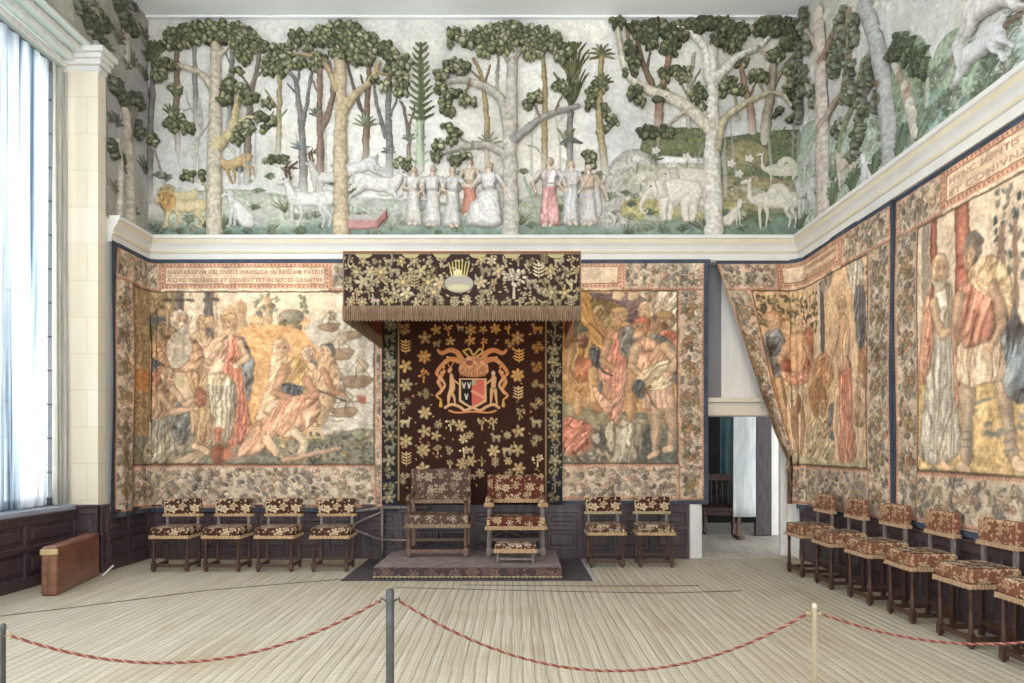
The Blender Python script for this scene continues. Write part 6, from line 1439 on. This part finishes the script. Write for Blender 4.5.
for s_ in (-1, 1): cv.cap([(451, 369), (451+s_*3, 363), (450+s_*2, 360)], .6, AR, sm=True, h=1)
cv.cap([(494, 379), (493.5, 390)], [2.8, 2.2], AR2, h=1.3); cv.ell(493.5, 374, 2.1, 2.7, (222, 184, 146), h=1.4); cv.rect(490, 388, 497, 391.4, (130, 128, 100), h=1.5); cv.cap([(492, 391), (491, 404)], [1.8, .9], AR2, h=1.2); cv.cap([(495.5, 391), (497, 404)], [1.8, .9], AR2, h=1.2); cv.cap([(492, 380), (486, 385)], [1.2, .8], AR2, h=1.2)
cv.cap([(446, 408), (452, 405), (460, 407), (466, 411), (473, 408), (480, 411), (487, 407), (494, 405), (499, 408)], 1.5, AR2, sm=True, h=1.3)
cv.cap([(450, 411), (458, 413), (473, 412), (488, 413), (496, 411)], 1.0, AR, sm=True, h=1.2)
cv.mesh('back_cloth', dmap, M['emb_attr'], can, full=True)
# ------------------------------------------------------------------ chairs
def cushion(w, d, z0, z1, cy=0, bev=.03):
    m = MB(); m.box(-w/2, cy-d/2, z0, w/2, cy+d/2, z1, bev, 3); return m
def turned(x, y, z0, z1, r, blk=True):
    """turned column leg with square blocks at head and foot"""
    m = MB(); h = z1-z0
    m.lathe([(r*.8, 0), (r*.8, .02*h), (r*1.1, .05*h), (r*.7, .09*h), (r*1.05, .13*h), (r*.95, .5*h), (r*.75, .84*h), (r*1.15, .88*h), (r*.8, .92*h), (r*1.1, .96*h), (r*1.1, h)], x, y, 10, cz=z0)
    if blk: m.box(x-r*1.15, y-r*1.15, z0+.02, x+r*1.15, y+r*1.15, z0+.12, .004)
    return m
def strandfringe(name, pts, z0, z1, mat, parent, n=60):
    bm = bmesh.new(); P = [Vector(p) for p in pts]; seg = [(a, b) for a, b in zip(P, P[1:])]; tot = sum((b-a).length for a, b in seg); rows = [[], [], []]
    i = 0
    for a, b in seg:
        k = max(2, int(n*(b-a).length/tot)); nr = Vector(((b-a).y, -(b-a).x)).normalized()
        for j in range(k+1):
            p = a+(b-a)*j/k+nr*(.006 if i % 2 else 0); i += 1
            for q, z in enumerate((z1, (z0+z1)/2, z0+.004*math.sin(i*1.9))): rows[q].append(bm.verts.new((p.x+nr.x*.004*q, p.y+nr.y*.004*q, z)))
    for A, B in zip(rows, rows[1:]):
        for j in range(len(A)-1): bm.faces.new((A[j], A[j+1], B[j+1], B[j]))
    me = bpy.data.meshes.new(name); bm.to_mesh(me); bm.free()
    o = link(name, me, mat, parent); m = o.modifiers.new('thickness', 'SOLIDIFY'); m.thickness = .004; return o
def top_mat(t, mat):
    me = t.children[0].data; me.materials.append(mat)
    for p in me.polygons:
        if p.normal.z > .8: p.material_index = 1
def farthingale(lbl, grp, seat, back, fr1, fr2, w=.46, d=.40, sh=.565, bh=.905, gap=.70, wood='darkwood', ht=.11):
    t = empty('farthingale_chair', (0, 0, 0), label=lbl, cat='chair', group=grp)
    cushion(w+.025, d+.025, sh-ht, sh, 0, .028).build('seat', seat, t, smooth=False); top_mat(t, M['emb_seat'])
    e = (w+.032)/2; f = (d+.032)/2
    strandfringe('seat_fringe', [(-e, f), (-e, -f), (e, -f), (e, f)], sh-ht-.028, sh-ht+.01, fr1, t, 90)
    MB().box(-w/2, -d/2, sh-ht-.04, w/2, d/2, sh-ht+.005, .004).build('seat_frame', M[wood], t)
    for x in (-1, 1):
        turned(x*(w/2-.022), -(d/2-.022), 0, sh-ht-.03, .021).build('leg', M[wood], t)
        MB().box(x*(w/2-.02)-.02, d/2-.042, 0, x*(w/2-.02)+.02, d/2-.002, sh-ht-.02, .004).build('leg', M[wood], t)
        MB().box(x*(w/2-.03)-.016, d/2-.03, sh-ht-.02, x*(w/2-.03)+.016, d/2+.004, bh-.04, .004).build('back_post', M['greywood'], t)
        MB().box(x*(w/2-.022)-.012, -d/2+.03, .055, x*(w/2-.022)+.012, d/2-.03, .095, .003).build('stretcher', M[wood], t)
    MB().box(-w/2+.03, d/2-.035, .10, w/2-.03, d/2-.012, .14, .003).build('stretcher', M[wood], t)
    MB().box(-w/2+.03, -d/2+.012, .06, w/2-.03, -d/2+.034, .10, .003).build('stretcher', M[wood], t)
    cushion(w+.02, .075, gap, bh, d/2-.005, .016).build('backrest', back, t)
    e = (w+.026)/2; y = d/2-.044
    strandfringe('back_fringe', [(-e, y+.07), (-e, y), (e, y), (e, y+.07)], gap-.026, gap+.008, fr2, t, 60)
    return t
P_ = lambda px, z: (px-HX)*z/F
GL = 'farthingale chairs standing below the tapestries'
c0 = farthingale('brown flowered chair nearest the window, leftmost of the row of four', 'chairs in the left row', M['emb_seat2'] if 'emb_seat2' in M else M['emb'], M['emb'], M['fr_gold'], M['fr_gold'])
LB = ['brown flowered chair nearest the window, leftmost of the row of four', 'brown flowered chair second from the window in the row of four',
      'brown flowered chair third from the window in the row of four', 'brown flowered chair nearest the dais in the row of four']
cd = .40
for i, px in enumerate((169, 221.5, 274, 329.5)):
    o = c0 if i == 0 else copy_tree(c0)
    o.location = (P_(px, 8.87), 8.87+cd/2, 0); o.rotation_euler.z = (0.03, -.02, .01, .02)[i]; o['label'] = LB[i]
c1 = farthingale('gold fringed brown chair just right of the dais', 'chairs between dais and doorway', M['emb_seat'], M['emb'], M['fr_gold'], M['fr_green'])
for i, px in enumerate((607, 657)):
    o = c1 if i == 0 else copy_tree(c1)
    o.location = (P_(px, 9.2), 9.2+cd/2, 0); o.rotation_euler.z = (.02, -.04)[i]
    o['label'] = ('brown flowered chair with pale fringe, just right of the dais', 'brown flowered chair nearest the open doorway, left of it')[i]
c2_ = farthingale('', 'chairs along the right wall', M['emb_rust'], M['emb_rust'], M['fr_rust'], M['fr_rust'], w=.43, d=.40, sh=.635, bh=1.0, gap=.80, ht=.13)
LR = ['rust flowered chair farthest away along right wall, nearest the doorway', 'rust flowered chair second from the doorway along right wall', 'rust flowered chair third from the doorway along right wall',
      'rust flowered chair fourth from the doorway along right wall', 'rust flowered chair fifth from the doorway along right wall, beside the cropped one', 'rust flowered chair cropped by the right edge of the photo']
for i, (x, y) in enumerate(((3.47, 8.5), (3.50, 7.76), (3.53, 7.0), (3.56, 6.27), (3.57, 5.5), (3.60, 4.78))):
    o = c2_ if i == 0 else copy_tree(c2_)
    o.location = (x+cd/2, y+.215, 0); o.rotation_euler.z = -math.pi/2+(.02, -.02, .03, -.03, .02, -.02)[i]; o['label'] = LR[i]

# ------------------------------------------------------------------ dais, carpets, thrones, footstool
DZ = .143
rg = MB(); rg.box(-2.06, 8.28, .001, .92, 9.86, .012, .003).build('carpet', M['rug'], label='dark carpet spread flat beneath the low dais, its ends showing each side', cat='carpet')
ro = bpy.data.objects['carpet']
MB().box(.92, 8.26, .001, .97, 9.86, .016, .003).build('carpet_border', M['rugedge'], ro)
da = empty('dais', (-.6, 9.1, .012), label='low carpeted dais under the canopy carrying both thrones', cat='dais')
MB().box(-1.08, -.70, 0, 1.14, .72, DZ-.022, .01).build('platform', M['darkwood'], da)
cm = MB(); cm.box(-1.10, -.72, .004, 1.16, -.70, DZ-.012, .004).build('carpet_front', M['carpet'], da)
MB().box(-1.10, -.72, DZ-.022, 1.16, .72, DZ-.012, .004, mi=0).build('carpet_top', M['carpet_top'], da)
fringe('carpet_fringe', (-1.10, -.728, 0), (1.16, -.728, 0), .016, .03, M['fr_green'], da, 160, .003)
def armchair(lbl, loc, w, d, sh, bh, seat, back, fr, wood, arms='wood', gap=.2, bw=None):
    t = empty('throne', loc, label=lbl, cat='throne'); bw = bw or w
    cushion(w, d, sh-.13, sh, 0, .03).build('seat', seat, t)
    e = w/2+.006; f = d/2+.006
    strandfringe('seat_fringe', [(-e, f), (-e, -f), (e, -f), (e, f)], sh-.165, sh-.115, fr, t, 120)
    cushion(bw, .09, sh+gap, bh, d/2-.02, .018).build('backrest', back, t)
    strandfringe('back_fringe', [(-bw/2, d/2-.072), (bw/2, d/2-.072)], sh+gap-.04, sh+gap+.01, fr, t, 50)
    for s in (-1, 1):
        x = s*(w/2-.035)
        turned(x, -(d/2-.035), 0, sh-.15, .030).build('leg', M[wood], t)
        MB().box(x-.03, d/2-.06, 0, x+.03, d/2, sh-.13, .005).build('leg', M[wood], t)
        MB().box(s*(bw/2-.03)-.025, d/2-.04, sh-.13, s*(bw/2-.03)+.025, d/2+.01, bh-.02, .005).build('back_post', M[wood], t)
        turned(x, -(d/2-.05), sh-.02, sh+.20, .026, False).build('arm_post', M[wood], t)
        if arms == 'wood':
            MB().tube([(x, -(d/2)-.03, sh+.20), (x, -(d/2-.08), sh+.235), (x, 0, sh+.22), (x, d/2-.03, sh+.27)], [.034, .036, .03, .03], 8).build('armrest', M[wood], t)
        else:
            a = MB().box(x-.05, -d/2-.0, sh+.17, x+.05, d/2-.03, sh+.26, .02).build('armrest', back, t)
            strandfringe('arm_fringe', [(x-.055, -d/2), (x-.055, -d/2-.006), (x+.055, -d/2-.006), (x+.055, -d/2)], sh+.14, sh+.19, fr, a, 14)
        MB().box(x-.018, -d/2+.05, .05, x+.018, d/2-.05, .10, .004).build('stretcher', M[wood], t)
    MB().box(-w/2+.05, -d/2+.01, .05, w/2-.05, -d/2+.05, .10, .004).build('stretcher', M[wood], t)
    MB().box(-w/2+.05, d/2-.05, .14, w/2-.05, d/2-.02, .19, .004).build('stretcher', M[wood], t)
    return t
th = armchair('larger worn grey brown throne on left side of the dais', (P_(437, 9.17), 9.17+.26, DZ+.0), .82, .54, .55, 1.14, M['emb_grey'], M['emb_grey'], M['fr_brown'], 'brownwood', gap=.16)
nl = MB()
for i in range(9): nl.lathe([(.012, 0), (.008, .01), (.001, .014)], -.34+i*.085, 0, 6, cz=0)
bpy.ops.object.select_all(action='DESELECT') if False else None
no = nl.build('brass_nails', M['brass'], [c for c in th.children if c.name.startswith('backrest')][0]); no.rotation_euler.x = math.pi/2; no.location = (0, .54/2-.02-.047, .55+.19)
th2 = armchair('smaller red throne with golden fringe and padded arms, right side of dais', (P_(516, 9.2), 9.2+.24, DZ+.0), .78, .50, .52, 1.06, M['emb_red'], M['emb_red'], M['fr_gold'], 'greywood', arms='pad', gap=.20)
fs = empty('footstool', (P_(515.5, 8.68), 8.68+.14, DZ+.0), label='small low brown embroidered footstool in front of the red throne', cat='footstool')
cushion(.50, .26, .16, .245, 0, .02).build('cushion', M['emb_seat'], fs)
strandfringe('fringe', [(-.253, .13), (-.253, -.135), (.253, -.135), (.253, .13)], .13, .18, M['fr_gold'], fs, 70)
for x in (-.22, .22):
    for y in (-.1, .1): MB().lathe([(.02, 0), (.022, .03), (.013, .06), (.018, .14), (.018, .17)], x, y, 8).build('leg', M['greywood'], fs)
MB().box(-.2, -.11, .035, .2, -.09, .06, .003).build('stretcher', M['greywood'], fs)

# ------------------------------------------------------------------ wooden case and card at the left
ws_ = empty('wooden_case', (-4.88, 7.46, 0), .207, label='flat reddish brown wooden case standing on edge beneath the window', cat='case')
MB().box(-.16, 0, .0, .0, 1.22, .53, .03, 3).build('case_body', M['case'], ws_, smooth=False)
MB().box(-.165, -.006, .44, .006, .03, .50, .006).build('corner_clasp', M['brass'], ws_)
MB().box(-.10, -.005, .02, -.075, .004, .42, .002).build('end_seam', M['brownwood'], ws_)
pc = MB(); pc.prism([(0, 0), (.035, 0), (.15, .10), (.14, .12)], 'y', 0, .006)
o = pc.build('folded_card', M['white'], label='small white folded card leaning at foot of the dark panelling', cat='card'); o.location = (-5.10, 8.62, 0); o.rotation_euler = (0, 0, .9)

# ------------------------------------------------------------------ rope barrier
def post(lbl, x, y, h, r, mat, square=False):
    t = empty('barrier_post', (x, y, 0), label=lbl, cat='post', group=None)
    m = MB()
    if square: m.lathe([(r, 0), (r, h-.01), (r*.85, h)], 0, 0, 10)
    else: m.lathe([(r, 0), (r, h-.03), (r*1.2, h-.028), (r*1.2, h-.012), (r*.6, h)], 0, 0, 10)
    m.build('pole', mat, t)
    MB().lathe([(.16, 0), (.16, .012), (.05, .03), (.03, .05)], 0, 0, 24).build('base', M['iron'], t)
    hk = MB(); hk.tube([(-r*.9, 0, h-.06), (-r-.025, 0, h-.045), (-r-.03, 0, h-.07)], .005, 6).tube([(r*.9, 0, h-.06), (r+.025, 0, h-.045), (r+.03, 0, h-.07)], .005, 6)
    hk.build('rope_hook', M['brass'] if not square else M['metal'], t)
    return t
post('thick dark grey barrier post in the middle foreground', P_(390, 3.5), 3.5, .885, .021, M['metal'], True)
post('thin brass barrier post in the right foreground', P_(814.5, 3.57), 3.57, .80, .012, M['pale_brass'])
post('thin barrier post at the far left edge of the foreground', P_(3, 3.2), 3.2, .79, .011, M['metal'])
def rope(lbl, a, b, sag, skew=.5):
    a, b = Vector(a), Vector(b); Ln = (b-a).length; N = int(Ln/.011)
    def pt(t):
        p = a+(b-a)*t; p.z -= sag*4*t*(1-t); return p
    m = MB()
    for s in range(3):
        pts = []
        for i in range(N+1):
            t = i/N; p = pt(t); d = (pt(min(1, t+.01))-pt(max(0, t-.01))).normalized(); u = d.cross(Vector((0, 1, 0))).normalized(); v = d.cross(u)
            ph = t*Ln/.055*2*math.pi+s*2.094; pts.append(p+(u*math.cos(ph)+v*math.sin(ph))*.0036)
        m.tube(pts, .0043, 5, mi=(1 if s == 2 else 0))
    return m.build('barrier_rope', [m_red, m_tan], label=lbl, cat='rope')
m_red = m_noise('red_cord', (96, 44, 40), (126, 64, 54), 60, .7); m_tan = m_noise('tan_cord', (140, 104, 84), (170, 134, 112), 60, .7)
A = Vector((P_(3, 3.2)+.046, 3.2, .73)); B = Vector((P_(390, 3.5)-.056, 3.5, .825)); C = Vector((P_(390, 3.5)+.056, 3.5, .82)); D = Vector((P_(814.5, 3.57)-.047, 3.57, .74)); E = Vector((P_(814.5, 3.57)+.047, 3.57, .74))
rope('red twisted rope hanging between left edge post and dark middle post', A, B, .205)
rope('red twisted rope hanging between the dark middle post and brass post', C, D, .315)
G = Vector((P_(1165, 3.57), 3.57, .78))
rope('red twisted rope running from the brass post off the right edge', E, G, .17)
